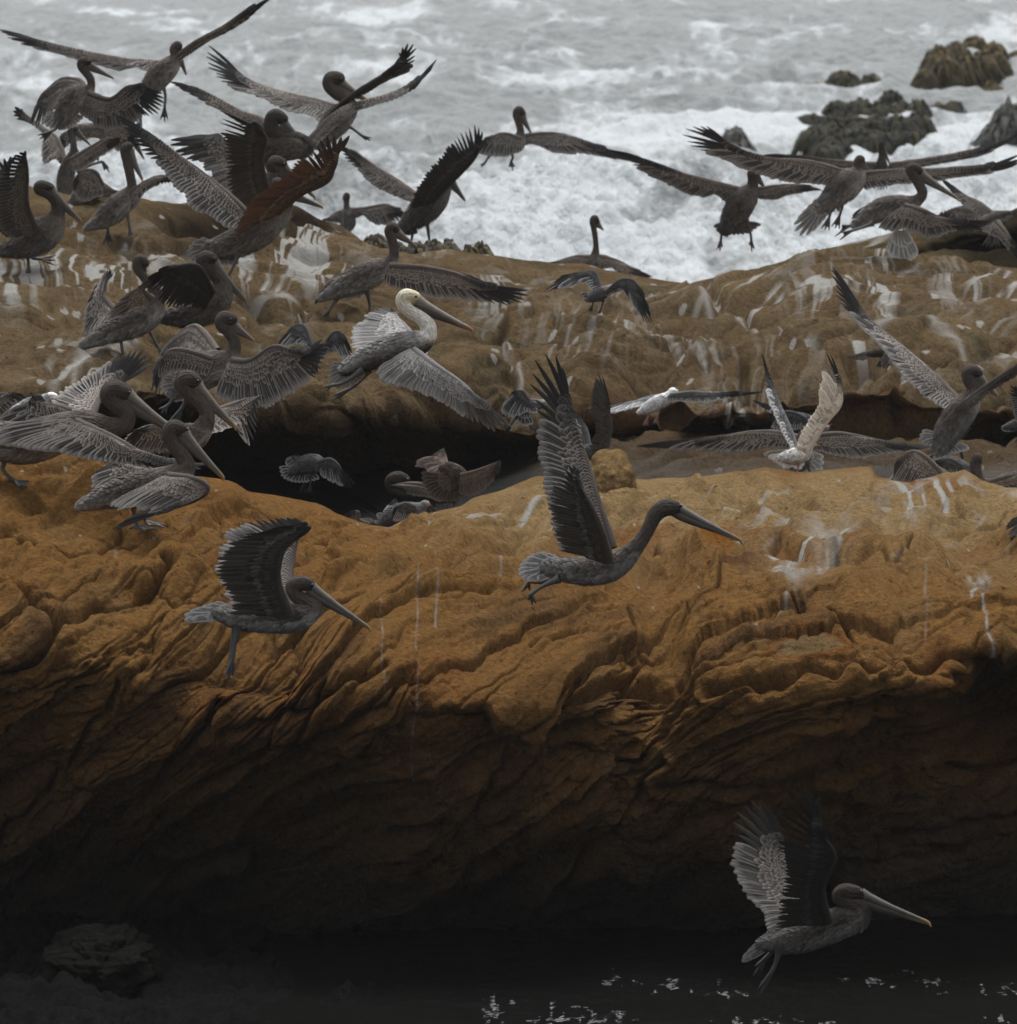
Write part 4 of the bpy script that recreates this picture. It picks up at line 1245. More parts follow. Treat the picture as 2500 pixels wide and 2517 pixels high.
make('pelican', 'grey-brown pelican flying before the cliff at lower left, pale ragged tail', 38.6, I_, 'juv',
    [(1085, 600, 26), (1150, 615, 42), (1240, 618, 54), (1340, 615, 60), (1430, 598, 64), (1490, 565, 42), (1460, 535, 34), (1405, 505, 34), (1392, 460, 38), (1430, 446, 38), (1462, 455, 32)], 5,
    bill=(1468, 466, 1762, 664, 34), eye=(1480, 452), group=GP,
    wings=[dict(lead=[(1385, 590, .05), (1375, 420, .2), (1400, 260, .3), (1440, 185, .32)], trail=[(1090, 540, .1), (1035, 400, .2), (1045, 310, .25), (1075, 240, .3), (1085, 205, .3), (1180, 165, .32), (1300, 140, .33), (1390, 145, .33)], side='top', n=30, fing=8),
           dict(lead=[(1370, 590, -.08), (1315, 430, -.2), (1345, 285, -.3), (1465, 188, -.34), (1420, 190, -.34)], trail=[(1100, 585, -.06), (1088, 490, -.12), (1040, 425, -.2), (1032, 365, -.25), (1070, 290, -.3), (1130, 235, -.32), (1220, 205, -.33), (1330, 185, -.33)], side='under', n=28, fing=8, shade=1.1)],
    tail=dict(base=(1095, 590), tips=[(1020, 540), (950, 562), (885, 590), (878, 618), (940, 612), (1000, 600)], n=11, pale=1.25),
    legs=[dict(pts=[(1130, 640, -.04), (1118, 720, -.04), (1106, 800, -.04)], toes=[(1068, 885, -.06), (1085, 902, -.04), (1108, 882, -.02)]),
          dict(pts=[(1120, 640, .06), (1108, 700, .06), (1100, 770, .06)], toes=[(1085, 850, .05), (1100, 862, .06), (1115, 850, .08)])])
make('pelican', 'pelican in painted shade over the dark water at lower right, wing fingers spread above', 37.4, L_, 'juv_shaded',
    [(540, 1262, 42), (640, 1250, 68), (760, 1215, 96), (890, 1165, 108), (1010, 1120, 108), (1100, 1080, 90), (1110, 1020, 66), (1040, 1000, 62), (985, 955, 56), (1010, 925, 60), (1070, 930, 60), (1110, 940, 50)], 6,
    bill=(1118, 950, 1605, 1135, 58), eye=(1125, 912), group=GP,
    wings=[dict(lead=[(780, 1120, .12), (650, 900, .3), (600, 700, .4), (575, 580, .45)], trail=[(500, 1200, .15), (470, 1060, .22), (370, 960, .3), (300, 830, .35), (255, 690, .4), (285, 590, .42), (278, 440, .45), (350, 325, .45), (450, 320, .45), (560, 420, .45)], side='top', n=34, fing=8, fsp=.42),
           dict(lead=[(900, 1120, -.12), (860, 900, -.3), (940, 690, -.42), (870, 560, -.48), (830, 500, -.5)], trail=[(560, 1150, -.12), (590, 950, -.25), (620, 780, -.35), (590, 620, -.42), (570, 430, -.46), (555, 335, -.48), (620, 230, -.5), (710, 190, -.5), (840, 280, -.5)], side='under', n=32, fing=8, fsp=.45, shade=.75)],
    tail=dict(base=(560, 1240), tips=[(490, 1200), (400, 1290), (318, 1385), (360, 1370), (440, 1310)], n=10),
    legs=[dict(pts=[(580, 1290, -.05), (560, 1380, -.05), (530, 1450, -.05)], toes=[(438, 1570, -.06), (450, 1612, -.05), (490, 1560, -.03)]),
          dict(pts=[(560, 1285, .06), (520, 1330, .06), (480, 1370, .06)], toes=[(415, 1420, .05), (407, 1482, .06), (455, 1450, .08)])])
make('pelican', 'silver-grey adult pelican with white neck and yellowish crown', 47.0, F_, 'adult',
    [(700, 775, 48), (790, 730, 72), (900, 690, 90), (1010, 655, 96), (1110, 630, 82), (1165, 585, 58), (1165, 520, 50), (1110, 465, 46), (1045, 425, 46), (1012, 375, 48), (1030, 338, 48), (1080, 345, 42)], 5,
    bill=(1090, 372, 1462, 556, 50), eye=(1092, 340), group=GP,
    wings=[dict(lead=[(1090, 640, .1), (1030, 540, .25), (970, 480, .35), (930, 455, .4)], trail=[(700, 680, .1), (690, 610, .2), (690, 550, .28), (750, 500, .32), (790, 450, .35), (860, 418, .4), (930, 415, .4), (990, 440, .4)], side='top', n=26, fing=8),
           dict(lead=[(1080, 680, -.1), (1200, 765, -.25), (1390, 895, -.4), (1490, 990, -.5)], trail=[(870, 780, -.05), (865, 860, -.12), (1040, 920, -.2), (1200, 980, -.3), (1330, 1050, -.36), (1430, 1110, -.42), (1520, 1145, -.46), (1590, 1185, -.5), (1640, 1150, -.52), (1690, 1155, -.52)], side='top', n=34, fing=9)],
    tail=dict(base=(720, 790), tips=[(560, 762), (538, 850), (570, 912), (640, 915), (700, 895), (755, 850)], n=13),
    legs=[dict(pts=[(800, 800, .05), (720, 890, .05), (670, 925, .05)], toes=[(572, 965, .05), (572, 992, .05), (600, 985, .07)]), dict(pts=[(760, 800, -.05), (640, 880, -.05), (560, 900, -.05)], toes=[(522, 910, -.05), (530, 935, -.05), (545, 915, -.03)])])
Y5 = depth_at(FRONT, 45, 1190)
make('pelican', 'big brown pelican running at the left edge, wings low, bill pointing down', Y5, E_, 'juv',
    [(-100, 1130, 70), (20, 1170, 108), (180, 1180, 128), (360, 1130, 122), (520, 1085, 100), (660, 1095, 68), (750, 1075, 56), (765, 1015, 52), (715, 965, 54), (668, 905, 60), (695, 870, 62), (750, 885, 52)], 5,
    bill=(758, 905, 1132, 1166, 56), eye=(785, 882), group=GP,
    wings=[dict(lead=[(560, 1020, .15), (600, 930, .3), (640, 870, .4), (690, 840, .45)], trail=[(300, 1000, .2), (340, 920, .3), (430, 850, .38), (520, 790, .42), (600, 745, .45), (700, 690, .48), (790, 645, .5), (880, 640, .5), (915, 720, .5)], side='top', n=30, fing=9, shade=.85),
           dict(lead=[(440, 1000, .1), (300, 960, .1), (200, 960, .1)], trail=[(350, 1080, .1), (100, 1100, .1), (-20, 1090, .1), (20, 1050, .1), (90, 1000, .1), (160, 960, .1)], side='top', n=14, fing=2),
           dict(lead=[(470, 1060, -.2), (680, 1150, -.35), (850, 1240, -.45), (1000, 1300, -.5)], trail=[(40, 1100, -.1), (10, 1180, -.12), (190, 1215, -.18), (330, 1230, -.25), (480, 1265, -.3), (640, 1300, -.38), (800, 1310, -.42), (960, 1335, -.46), (1100, 1360, -.5), (1200, 1345, -.5), (1250, 1305, -.5)], side='top', n=38, fing=9)],
    legs=[dict(pts=[(60, 1260, 0), (40, 1340, 0), (110, 1410, 0)], toes=[(195, 1408, -.02), (180, 1446, -.06), (130, 1440, -.08)]), dict(pts=[(-60, 1250, .1), (-80, 1330, .1), (-90, 1400, .1)])])
Y6 = depth_at(FRONT, 344, 1300)
make('pelican', 'pelican crouching on the front ledge with its closed brown wing drooped', Y6, E_, 'juv',
    [(560, 1535, 24), (650, 1500, 58), (780, 1470, 92), (920, 1440, 104), (1040, 1400, 95), (1110, 1330, 62), (1100, 1265, 48), (1050, 1200, 46), (1022, 1140, 48), (1040, 1095, 50), (1085, 1100, 44)], 5,
    bill=(1095, 1125, 1352, 1400, 46), eye=(1125, 1100), group=GP,
    wings=[dict(lead=[(980, 1370, .2), (850, 1330, .25), (700, 1315, .28)], trail=[(760, 1420, .15), (620, 1460, .2), (555, 1420, .22), (575, 1370, .25), (640, 1325, .28)], side='top', n=16, fing=4),
           dict(lead=[(1010, 1380, -.2), (1150, 1395, -.28), (1240, 1440, -.3), (1210, 1500, -.3), (1080, 1545, -.3)], trail=[(665, 1550, -.2), (720, 1575, -.24), (800, 1560, -.26), (880, 1585, -.28), (930, 1590, -.28), (860, 1615, -.28), (780, 1640, -.28), (720, 1670, -.28), (690, 1705, -.28)], side='top', n=34, fing=9)],
    tail=dict(base=(590, 1525), tips=[(500, 1520), (462, 1550), (466, 1568), (520, 1560)], n=9),
    legs=[dict(pts=[(800, 1520, 0), (812, 1600, 0), (830, 1670, 0)], toes=[(782, 1688, -.05), (870, 1702, -.08), (950, 1694, -.02)]), dict(pts=[(850, 1520, .12), (862, 1590, .12), (880, 1645, .12)], toes=[(900, 1668, .06), (985, 1680, .08), (1005, 1668, .16)])])
make('pelican', 'pelican standing behind the crouching one, S-curved neck upright over the dark pool', 43.0, E_, 'juv',
    [(790, 1200, 30), (880, 1165, 66), (990, 1155, 84), (1090, 1155, 88), (1180, 1130, 76), (1225, 1080, 58), (1240, 1010, 44), (1195, 945, 40), (1130, 890, 44), (1098, 835, 52), (1125, 805, 54), (1165, 820, 46)], 5,
    bill=(1170, 845, 1422, 1100, 50), eye=(1188, 814), group=GP,
    wings=[dict(lead=[(1190, 1080, .1), (1290, 1000, .25), (1420, 945, .4), (1540, 905, .5)], trail=[(1260, 1130, .1), (1330, 1110, .2), (1400, 1085, .3), (1440, 1070, .38), (1455, 1160, .42), (1485, 1195, .46), (1515, 1150, .48), (1535, 1030, .5), (1555, 935, .5)], side='top', n=26, fing=7, shade=1.15),
           dict(lead=[(1140, 1100, -.1), (990, 1070, -.14), (870, 1110, -.16)], trail=[(1090, 1210, -.1), (980, 1240, -.12), (870, 1235, -.14), (790, 1230, -.16), (755, 1180, -.16), (800, 1120, -.16)], side='top', n=22, fing=6)],
    legs=[[(1060, 1220, 0), (1060, 1290, 0), (1070, 1330, 0)], [(1000, 1220, .1), (1000, 1290, .1), (1010, 1330, .1)]])
make('pelican', 'brown pelican seen from behind, both wings opened like a cape above the hollow', 47.3, E_, 'juv',
    [(1090, 850, 42), (1160, 790, 84), (1260, 745, 108), (1350, 705, 88), (1395, 645, 46), (1402, 585, 36), (1370, 530, 36), (1328, 480, 42), (1345, 448, 46), (1385, 455, 38)], 4,
    bill=(1388, 478, 1522, 582, 36), eye=(1380, 452), group=GP,
    wings=[dict(lead=[(1300, 640, .1), (1180, 500, .3), (1060, 560, .4), (990, 660, .45)], trail=[(1200, 760, .05), (1100, 760, .2), (1040, 790, .3), (990, 860, .38), (945, 900, .42), (915, 870, .44), (920, 780, .45)], side='under', n=24, fing=6, shade=1.5),
           dict(lead=[(1270, 690, -.1), (1100, 640, -.1), (1010, 650, -.1), (960, 740, -.05)], trail=[(1230, 790, -.1), (1130, 770, -.1), (1030, 760, -.08), (960, 800, -.05), (940, 860, -.02)], side='top', n=18, fing=3),
           dict(lead=[(1390, 700, -.1), (1500, 700, -.2), (1636, 618, -.3), (1760, 640, -.38), (1810, 655, -.4)], trail=[(1300, 910, -.1), (1420, 950, -.14), (1510, 965, -.2), (1600, 966, -.24), (1690, 925, -.3), (1780, 860, -.34), (1870, 795, -.38), (1940, 700, -.4), (1965, 620, -.4), (1925, 565, -.4)], side='top', n=36, fing=9)],
    tail=dict(base=(1110, 840), tips=[(990, 790), (965, 850), (1000, 905), (1060, 940), (1110, 900)], n=12),
    legs=[dict(pts=[(1080, 880, 0), (1030, 940, 0), (1000, 970, 0)], toes=[(955, 985, 0), (970, 1012, 0), (1000, 1010, 0)]), dict(pts=[(1130, 880, .1), (1110, 940, .1), (1090, 980, .1)])])
Y9 = depth_at(MID, 308, 873)
make('pelican', 'grey pelican on streaked middle rocks, head bent away, one wing lifted behind', Y9, E_, 'juv',
    [(520, 605, 12), (610, 560, 40), (730, 505, 72), (840, 455, 92), (915, 400, 80), (940, 320, 48), (912, 245, 32), (865, 200, 28), (832, 150, 32), (845, 105, 36), (872, 120, 30)], 5,
    bill=dict(bx=868, by=130, tx=885, ty=235, r=26, dzt=.1), group=GP,
    wings=[dict(lead=[(740, 440, .15), (640, 330, .3), (640, 230, .35), (675, 180, .38)], trail=[(700, 500, .1), (610, 500, .2), (560, 540, .28), (532, 568, .32), (515, 500, .34), (535, 370, .36), (590, 250, .38), (650, 180, .38)], side='top', n=22, fing=7, shade=.9),
           dict(lead=[(910, 330, -.12), (860, 280, -.2), (900, 240, -.22)], trail=[(720, 420, -.1), (650, 445, -.12), (670, 400, -.16), (720, 340, -.18), (800, 290, -.2), (870, 250, -.2)], side='top', n=18, fing=3, shade=1.5)],
    legs=[dict(pts=[(730, 520, 0), (735, 590, 0), (745, 655, 0)]), dict(pts=[(860, 440, .1), (910, 540, .1), (960, 630, .1)])])
make('pelican', 'dark-winged pelican directly below the feet of the rust-winged bird', 49.6, E_, 'dark',
    [(960, 445, 14), (1050, 440, 44), (1170, 420, 78), (1270, 375, 92), (1320, 300, 78), (1320, 230, 48), (1270, 170, 42), (1222, 125, 44), (1230, 95, 46), (1265, 100, 42)], 5,
    bill=(1270, 120, 1482, 355, 44), eye=(1285, 95), group=GP,
    wings=[dict(lead=[(1270, 300, -.15), (1190, 150, -.3), (1080, 140, -.38), (1000, 160, -.4)], trail=[(1220, 400, -.1), (1130, 375, -.2), (1030, 380, -.28), (970, 350, -.32), (940, 300, -.36), (880, 280, -.38), (850, 280, -.4), (880, 215, -.4)], side='under', n=26, fing=8, shade=.5),
           dict(lead=[(1250, 330, .2), (1160, 200, .3), (1060, 180, .36)], trail=[(1180, 420, .1), (1080, 380, .2), (1000, 330, .3), (920, 270, .34), (950, 200, .36)], side='top', n=18, fing=6)],
    legs=[[(1150, 470, 0), (1150, 510, 0), (1160, 540, 0)], [(1210, 470, .08), (1210, 510, .08), (1220, 540, .08)]])
Y11 = depth_at(MID, 78, 668)
make('pelican', 'hunched pelican at the left edge with one dark wing held upright', Y11, A_, 'dark',
    [(20, 1705, 18), (110, 1685, 55), (220, 1645, 100), (310, 1590, 118), (370, 1530, 100), (408, 1450, 52), (400, 1380, 40), (350, 1320, 38), (290, 1290, 42), (300, 1270, 42), (350, 1280, 38)], 5,
    bill=(350, 1295, 580, 1515, 46), eye=(370, 1272), group=GP,
    wings=[dict(lead=[(260, 1560, -.15), (200, 1380, -.3), (205, 1180, -.4), (195, 1060, -.42)], trail=[(120, 1610, -.1), (40, 1570, -.2), (0, 1480, -.25), (-10, 1380, -.3), (0, 1270, -.34), (40, 1160, -.38), (90, 1080, -.4), (150, 1050, -.42)], side='top', n=28, fing=8, shade=.8),
           dict(lead=[(240, 1560, .15), (100, 1300, .3), (60, 1150, .38)], trail=[(60, 1600, .1), (-60, 1500, .2), (-120, 1300, .3), (-60, 1130, .36), (60, 1080, .38), (140, 1055, .38)], side='under', n=22, fing=7, shade=.6)],
    tail=dict(base=(60, 1700), tips=[(-20, 1690), (-30, 1715), (20, 1735)], n=7),
    legs=[dict(pts=[(200, 1700, 0), (210, 1760, 0), (212, 1810, 0)]), dict(pts=[(230, 1700, .1), (240, 1750, .1), (290, 1755, .1)])])
make('pelican', 'pelican taking off at upper left, rust-brown lit wing reaching up right', 50.0, N_, 'rust',
    [(470, 1490, 70), (590, 1470, 115), (740, 1410, 150), (900, 1310, 165), (1040, 1180, 140), (1120, 1060, 98), (1120, 960, 80), (1080, 900, 78), (1060, 880, 76), (1120, 900, 66)], 5,
    bill=(1130, 930, 1515, 1098, 58), group=GP,
    wings=[dict(lead=[(790, 1180, .15), (620, 1010, .2), (400, 820, .3), (40, 560, .4), (-180, 420, .5)], trail=[(620, 1330, .1), (500, 1260, .14), (350, 1170, .2), (200, 1110, .22), (150, 960, .26), (70, 915, .3), (-10, 800, .34), (-90, 690, .4), (-180, 620, .44), (-290, 520, .48), (-390, 380, .5), (-512, 200, .5)], side='top', n=34, fing=9, fsp=.34, pal='juv', shade=.8),
           dict(lead=[(1060, 1150, -.2), (1280, 970, -.3), (1540, 850, -.42), (1610, 700, -.46), (1590, 620, -.46)], trail=[(640, 1350, -.15), (720, 1190, -.2), (780, 1060, -.25), (850, 985, -.28), (950, 930, -.3), (1030, 860, -.34), (1130, 790, -.36), (1180, 730, -.38), (1240, 660, -.42), (1330, 580, -.44), (1430, 540, -.46), (1500, 400, -.48), (1640, 390, -.48), (1770, 390, -.48)], side='under', n=36, fing=8, fsp=.34, wid=1.3)],
    tail=dict(base=(500, 1490), tips=[(310, 1405), (205, 1470), (180, 1560), (240, 1620), (330, 1650), (430, 1655), (560, 1660), (680, 1655)], n=17, wid=.04),
    legs=[dict(pts=[(520, 1560, 0), (420, 1650, 0), (345, 1770, 0)], toes=[(205, 1868, 0), (250, 1892, .02), (305, 1850, .05)]), dict(pts=[(680, 1550, -.1), (640, 1660, -.1), (570, 1790, -.1)], toes=[(455, 1890, -.1), (500, 1915, -.08), (545, 1880, -.05)])])
make('pelican', 'pelican behind the rust-winged bird, one grey wing upright, black fingers stretched left', 53.5, N_, 'dark',
    [(600, 1080, 50), (700, 1030, 90), (820, 960, 115), (950, 890, 115), (1040, 820, 95), (1070, 760, 76), (1035, 710, 72), (1040, 665, 74), (1095, 670, 64)], 5,
    bill=(1110, 700, 1445, 1012, 56), eye=(1130, 668), group=GP,
    wings=[dict(lead=[(820, 920, .15), (680, 700, .3), (580, 480, .4), (500, 420, .45)], trail=[(640, 1010, .1), (540, 940, .2), (430, 850, .26), (410, 740, .3), (350, 730, .34), (330, 650, .38), (170, 640, .4), (110, 590, .42), (40, 555, .44), (10, 465, .45), (190, 420, .45)], side='top', n=30, fing=8, fsp=.45, wid=1.6, shade=.7),
           dict(lead=[(950, 900, -.1), (905, 640, -.3), (945, 420, -.42), (860, 310, -.46)], trail=[(760, 1100, -.1), (640, 1060, -.15), (580, 920, -.22), (570, 760, -.28), (560, 600, -.34), (540, 440, -.4), (515, 330, -.44), (512, 165, -.46), (556, 180, -.46), (690, 280, -.46)], side='under', n=32, fing=8, shade=1.5)],
    legs=[[(760, 1060, 0), (780, 1130, 0), (790, 1200, 0)], [(700, 1060, .08), (700, 1130, .08), (710, 1200, .08)]])
make('pelican', 'pelican with tucked dark head and level grey back, below the chin-tucked flyer', 57.5, B_, 'dark',
    [(470, 905, 25), (560, 900, 55), (670, 895, 72), (780, 885, 72), (850, 880, 55), (800, 830, 40), (720, 830, 40), (660, 790, 44), (650, 735, 44), (672, 700, 44), (712, 715, 38)], 5,
    bill=(712, 740, 835, 842, 42), group=GP,
    wings=[dict(lead=[(640, 850, .1), (600, 730, .2), (480, 680, .3), (330, 605, .4), (230, 560, .45)], trail=[(610, 870, .1), (590, 780, .18), (520, 745, .24), (430, 700, .3), (330, 650, .36), (230, 605, .4), (130, 550, .45), (55, 500, .45)], side='top', n=30, fing=8, shade=1.5),
           dict(lead=[(860, 860, .1), (1010, 700, .2), (1140, 635, .25), (1330, 595, .3), (1470, 530, .35)], trail=[(930, 850, .1), (1060, 720, .2), (1160, 655, .22), (1260, 625, .26), (1400, 570, .3), (1510, 500, .34), (1590, 430, .36), (1628, 362, .36)], side='top', n=26, fing=6, shade=.9)],
    legs=[[(620, 950, 0), (620, 990, 0), (630, 1020, 0)], [(660, 950, .08), (660, 990, .08), (670, 1020, .08)]])
make('pelican', 'flying pelican with chin tucked, dark wing raised steeply right, legs trailing', 58.0, B_, 'juv',
    [(950, 830, 34), (990, 780, 64), (1050, 710, 82), (1090, 650, 66), (1085, 595, 46), (1035, 560, 44), (995, 520, 44), (1000, 482, 44), (1040, 480, 42)], 4,
    bill=(1048, 505, 1222, 612, 40), eye=(1062, 482), group=GP,
    wings=[dict(lead=[(1030, 650, .1), (860, 600, .25), (680, 560, .4), (520, 520, .5)], trail=[(930, 740, .05), (880, 700, .12), (800, 680, .2), (720, 665, .28), (640, 620, .34), (550, 575, .4), (440, 545, .46), (305, 445, .5), (265, 335, .5), (290, 300, .5)], side='top', n=34, fing=8, shade=.9),
           dict(lead=[(1040, 660, -.1), (1140, 570, -.25), (1280, 480, -.38), (1400, 405, -.45), (1430, 390, -.45)], trail=[(960, 730, -.08), (1040, 665, -.18), (1170, 580, -.26), (1290, 500, -.34), (1380, 450, -.4), (1470, 410, -.45), (1500, 285, -.46), (1450, 272, -.46), (1395, 325, -.46)], side='under', n=32, fing=7, shade=.6)],
    tail=dict(base=(950, 830), tips=[(900, 790), (865, 830), (880, 880), (930, 900)], n=9),
    legs=[dict(pts=[(1060, 740, 0), (1120, 770, 0), (1180, 815, 0)], toes=[(1238, 830, 0), (1232, 845, .02), (1205, 842, .04)]), dict(pts=[(1000, 790, .1), (980, 850, .1), (960, 890, .1)])])
make('pelican', 'topmost pelican, long thin wings in a wide V across the upper left corner', 60.0, A_, 'juv',
    [(1000, 640, 32), (1040, 590, 58), (1095, 530, 78), (1155, 470, 72), (1190, 425, 52), (1200, 390, 38), (1195, 355, 38), (1208, 335, 38)], 5,
    bill=dict(bx=1215, by=360, tx=1272, ty=525, r=34, dzt=.12, dz0=.05), group=GP,
    wings=[dict(lead=[(1120, 450, 0), (900, 430, .1), (620, 385, .15), (400, 345, .2)], trail=[(1000, 500, 0), (900, 460, .05), (840, 480, .1), (800, 495, .1), (700, 462, .12), (560, 430, .15), (400, 375, .18), (250, 345, .2), (120, 300, .2), (0, 222, .2)], side='top', n=40, fing=8),
           dict(lead=[(1170, 440, 0), (1330, 310, -.1), (1530, 200, -.2), (1680, 95, -.3)], trail=[(1150, 480, 0), (1260, 410, -.05), (1420, 290, -.1), (1560, 215, -.2), (1700, 125, -.26), (1800, 40, -.3), (1870, -20, -.3)], side='top', n=36, fing=7)],
    tail=dict(base=(1010, 630), tips=[(950, 610), (930, 660), (960, 700), (1030, 670)], n=10),
    legs=[dict(pts=[(1110, 580, 0), (1130, 660, 0), (1125, 740, 0)], toes=[(1098, 825, 0), (1125, 842, .02), (1146, 822, .04)]), dict(pts=[(1040, 620, .1), (980, 720, .1), (965, 800, .1)], toes=[(945, 880, .1), (960, 892, .1), (972, 885, .1)])])
make('pelican', 'pelican landing at upper left, neck upright, tail and both wings fanned down', 57.0, A_, 'juv',
    [(450, 800, 42), (480, 735, 72), (540, 675, 84), (600, 645, 62), (632, 600, 30), (628, 550, 27), (595, 505, 28), (570, 465, 32), (580, 435, 34), (612, 438, 28)], 4,
    bill=(612, 452, 788, 548, 30), eye=(612, 432), group=GP,
    wings=[dict(lead=[(590, 640, .15), (560, 570, .25), (440, 555, .35), (340, 630, .4), (300, 690, .42)], trail=[(500, 660, .1), (430, 700, .2), (380, 760, .28), (330, 840, .34), (290, 872, .38), (240, 862, .4), (245, 780, .42)], side='under', n=26, fing=8, shade=1.0),
           dict(lead=[(620, 650, -.1), (760, 690, -.2), (870, 610, -.28), (940, 590, -.3)], trail=[(560, 790, -.05), (630, 830, -.1), (680, 885, -.14), (760, 895, -.18), (840, 885, -.2), (920, 850, -.24), (990, 800, -.28), (1050, 795, -.3), (1115, 740, -.3), (1120, 650, -.3)], side='top', n=34, fing=9, shade=.7)],
    tail=dict(base=(460, 780), tips=[(330, 790), (305, 840), (350, 880), (420, 895), (500, 885), (580, 815)], n=13),
    legs=[dict(pts=[(500, 790, .05), (500, 880, .05), (510, 960, .05)]), dict(pts=[(430, 810, -.05), (400, 880, -.05), (370, 900, -.05)])])
make('pelican', 'pelican flapping upward under the landing bird, orange bill pointing down', 58.5, M_, 'juv',
    [(690, 1660, 55), (680, 1540, 90), (695, 1410, 95), (730, 1290, 78), (765, 1190, 46), (765, 1090, 38), (745, 1000, 38), (745, 935, 44), (785, 930, 38)], 4,
    bill=dict(bx=800, by=945, tx=968, ty=1118, r=36), group=GP,
    wings=[dict(lead=[(660, 1270, .1), (580, 1050, .2), (420, 920, .3), (260, 800, .36), (190, 750, .38)], trail=[(600, 1300, .1), (540, 1250, .12), (430, 1320, .16), (420, 1160, .2), (440, 1020, .25), (330, 900, .3), (220, 840, .34), (120, 812, .36), (92, 740, .38), (110, 685, .38)], side='top', n=28, fing=8),
           dict(lead=[(760, 1270, -.1), (950, 1150, -.2), (1140, 1040, -.3), (1240, 1030, -.34)], trail=[(780, 1400, -.08), (870, 1385, -.14), (1000, 1290, -.2), (1120, 1215, -.26), (1210, 1150, -.3), (1285, 1090, -.34), (1290, 1050, -.34)], side='top', n=28, fing=6, shade=1.2)],
    tail=dict(base=(690, 1640), tips=[(620, 1720), (660, 1780), (740, 1785), (800, 1740)], n=10),
    legs=[dict(pts=[(800, 1400, .1), (960, 1330, .1), (1090, 1290, .1)], toes=[(1115, 1395, .1), (1172, 1418, .1), (1165, 1370, .1)]), dict(pts=[(740, 1560, 0), (760, 1660, 0), (770, 1720, 0)])])
make('pelican', 'crouched pelican with rounded pinkish-brown wing on the rocks at left', 57.6, M_, 'juv',
    [(800, 1700, 30), (880, 1640, 72), (980, 1600, 100), (1090, 1610, 84), (1190, 1640, 50), (1260, 1650, 34), (1310, 1640, 28), (1340, 1620, 28), (1360, 1600, 26)], 5,
    bill=dict(bx=1360, by=1600, tx=1340, ty=1700, r=26, dzt=.2), group=GP,
    wings=[dict(lead=[(1080, 1560, -.1), (1010, 1420, -.14), (900, 1390, -.16), (820, 1450, -.16)], trail=[(1090, 1680, -.1), (990, 1710, -.12), (900, 1745, -.14), (830, 1745, -.15), (770, 1650, -.16), (765, 1540, -.16)], side='top', n=22, fing=5, shade=1.1)],
    legs=[[(960, 1680, 0), (960, 1750, 0), (970, 1790, 0)], [(1020, 1680, .06), (1020, 1750, .06), (1030, 1790, .06)]])
make('pelican', 'pelican tangled behind the landing bird at upper left, mottled back towards us, head low', 59.5, M_, 'juv',
    [(860, 930, 28), (950, 940, 58), (1080, 955, 78), (1200, 990, 78), (1300, 1035, 60), (1365, 1085, 46), (1410, 1100, 38), (1440, 1080, 38), (1470, 1090, 34)], 5,
    bill=dict(bx=1475, by=1105, tx=1560, ty=1270, r=34), group=GP,
    wings=[dict(lead=[(1150, 940, -.05), (1260, 880, -.15), (1360, 900, -.2), (1420, 960, -.22)], trail=[(1060, 1050, 0), (1160, 1090, -.05), (1260, 1180, -.1), (1360, 1190, -.15), (1440, 1130, -.2), (1480, 1040, -.22)], side='top', n=22, fing=6),
           dict(lead=[(1050, 930, .1), (900, 900, .2), (700, 960, .3), (640, 1020, .35)], trail=[(1000, 1020, .1), (880, 1060, .15), (760, 1080, .22), (680, 1130, .28), (640, 1190, .33), (620, 1100, .35)], side='top', n=22, fing=6, shade=.8)],
    legs=[dict(pts=[(1400, 960, .1), (1500, 860, .1), (1505, 900, .1)]), dict(pts=[(1100, 1020, .1), (1080, 1120, .1), (1060, 1160, .1)])])
Y19 = depth_at(MID, 325, 584)
make('pelican', 'pelican standing on the skyline rocks at left, long dark neck straight up', Y19, A_, 'juv',
    [(650, 1525, 20), (730, 1480, 55), (810, 1410, 84), (870, 1345, 70), (905, 1280, 36), (895, 1200, 32), (875, 1110, 32), (862, 1030, 36), (880, 1005, 34)], 4,
    bill=dict(bx=890, by=1030, tx=982, ty=1235, r=34), group=GP,
    wings=[dict(lead=[(900, 1320, -.05), (1010, 1240, -.15), (1100, 1205, -.2), (1170, 1210, -.24)], trail=[(870, 1430, 0), (930, 1420, -.05), (970, 1330, -.12), (1050, 1275, -.16), (1130, 1250, -.2), (1230, 1240, -.24)], side='top', n=24, fing=7),
           dict(lead=[(860, 1340, .1), (760, 1400, .12), (700, 1450, .12)], trail=[(860, 1400, .1), (760, 1470, .12), (680, 1520, .12)], side='top', n=12, fing=3)],
    legs=[[(870, 1400, 0), (880, 1480, 0), (892, 1560, 0)], [(760, 1460, .08), (745, 1520, .08), (745, 1565, .08)]])
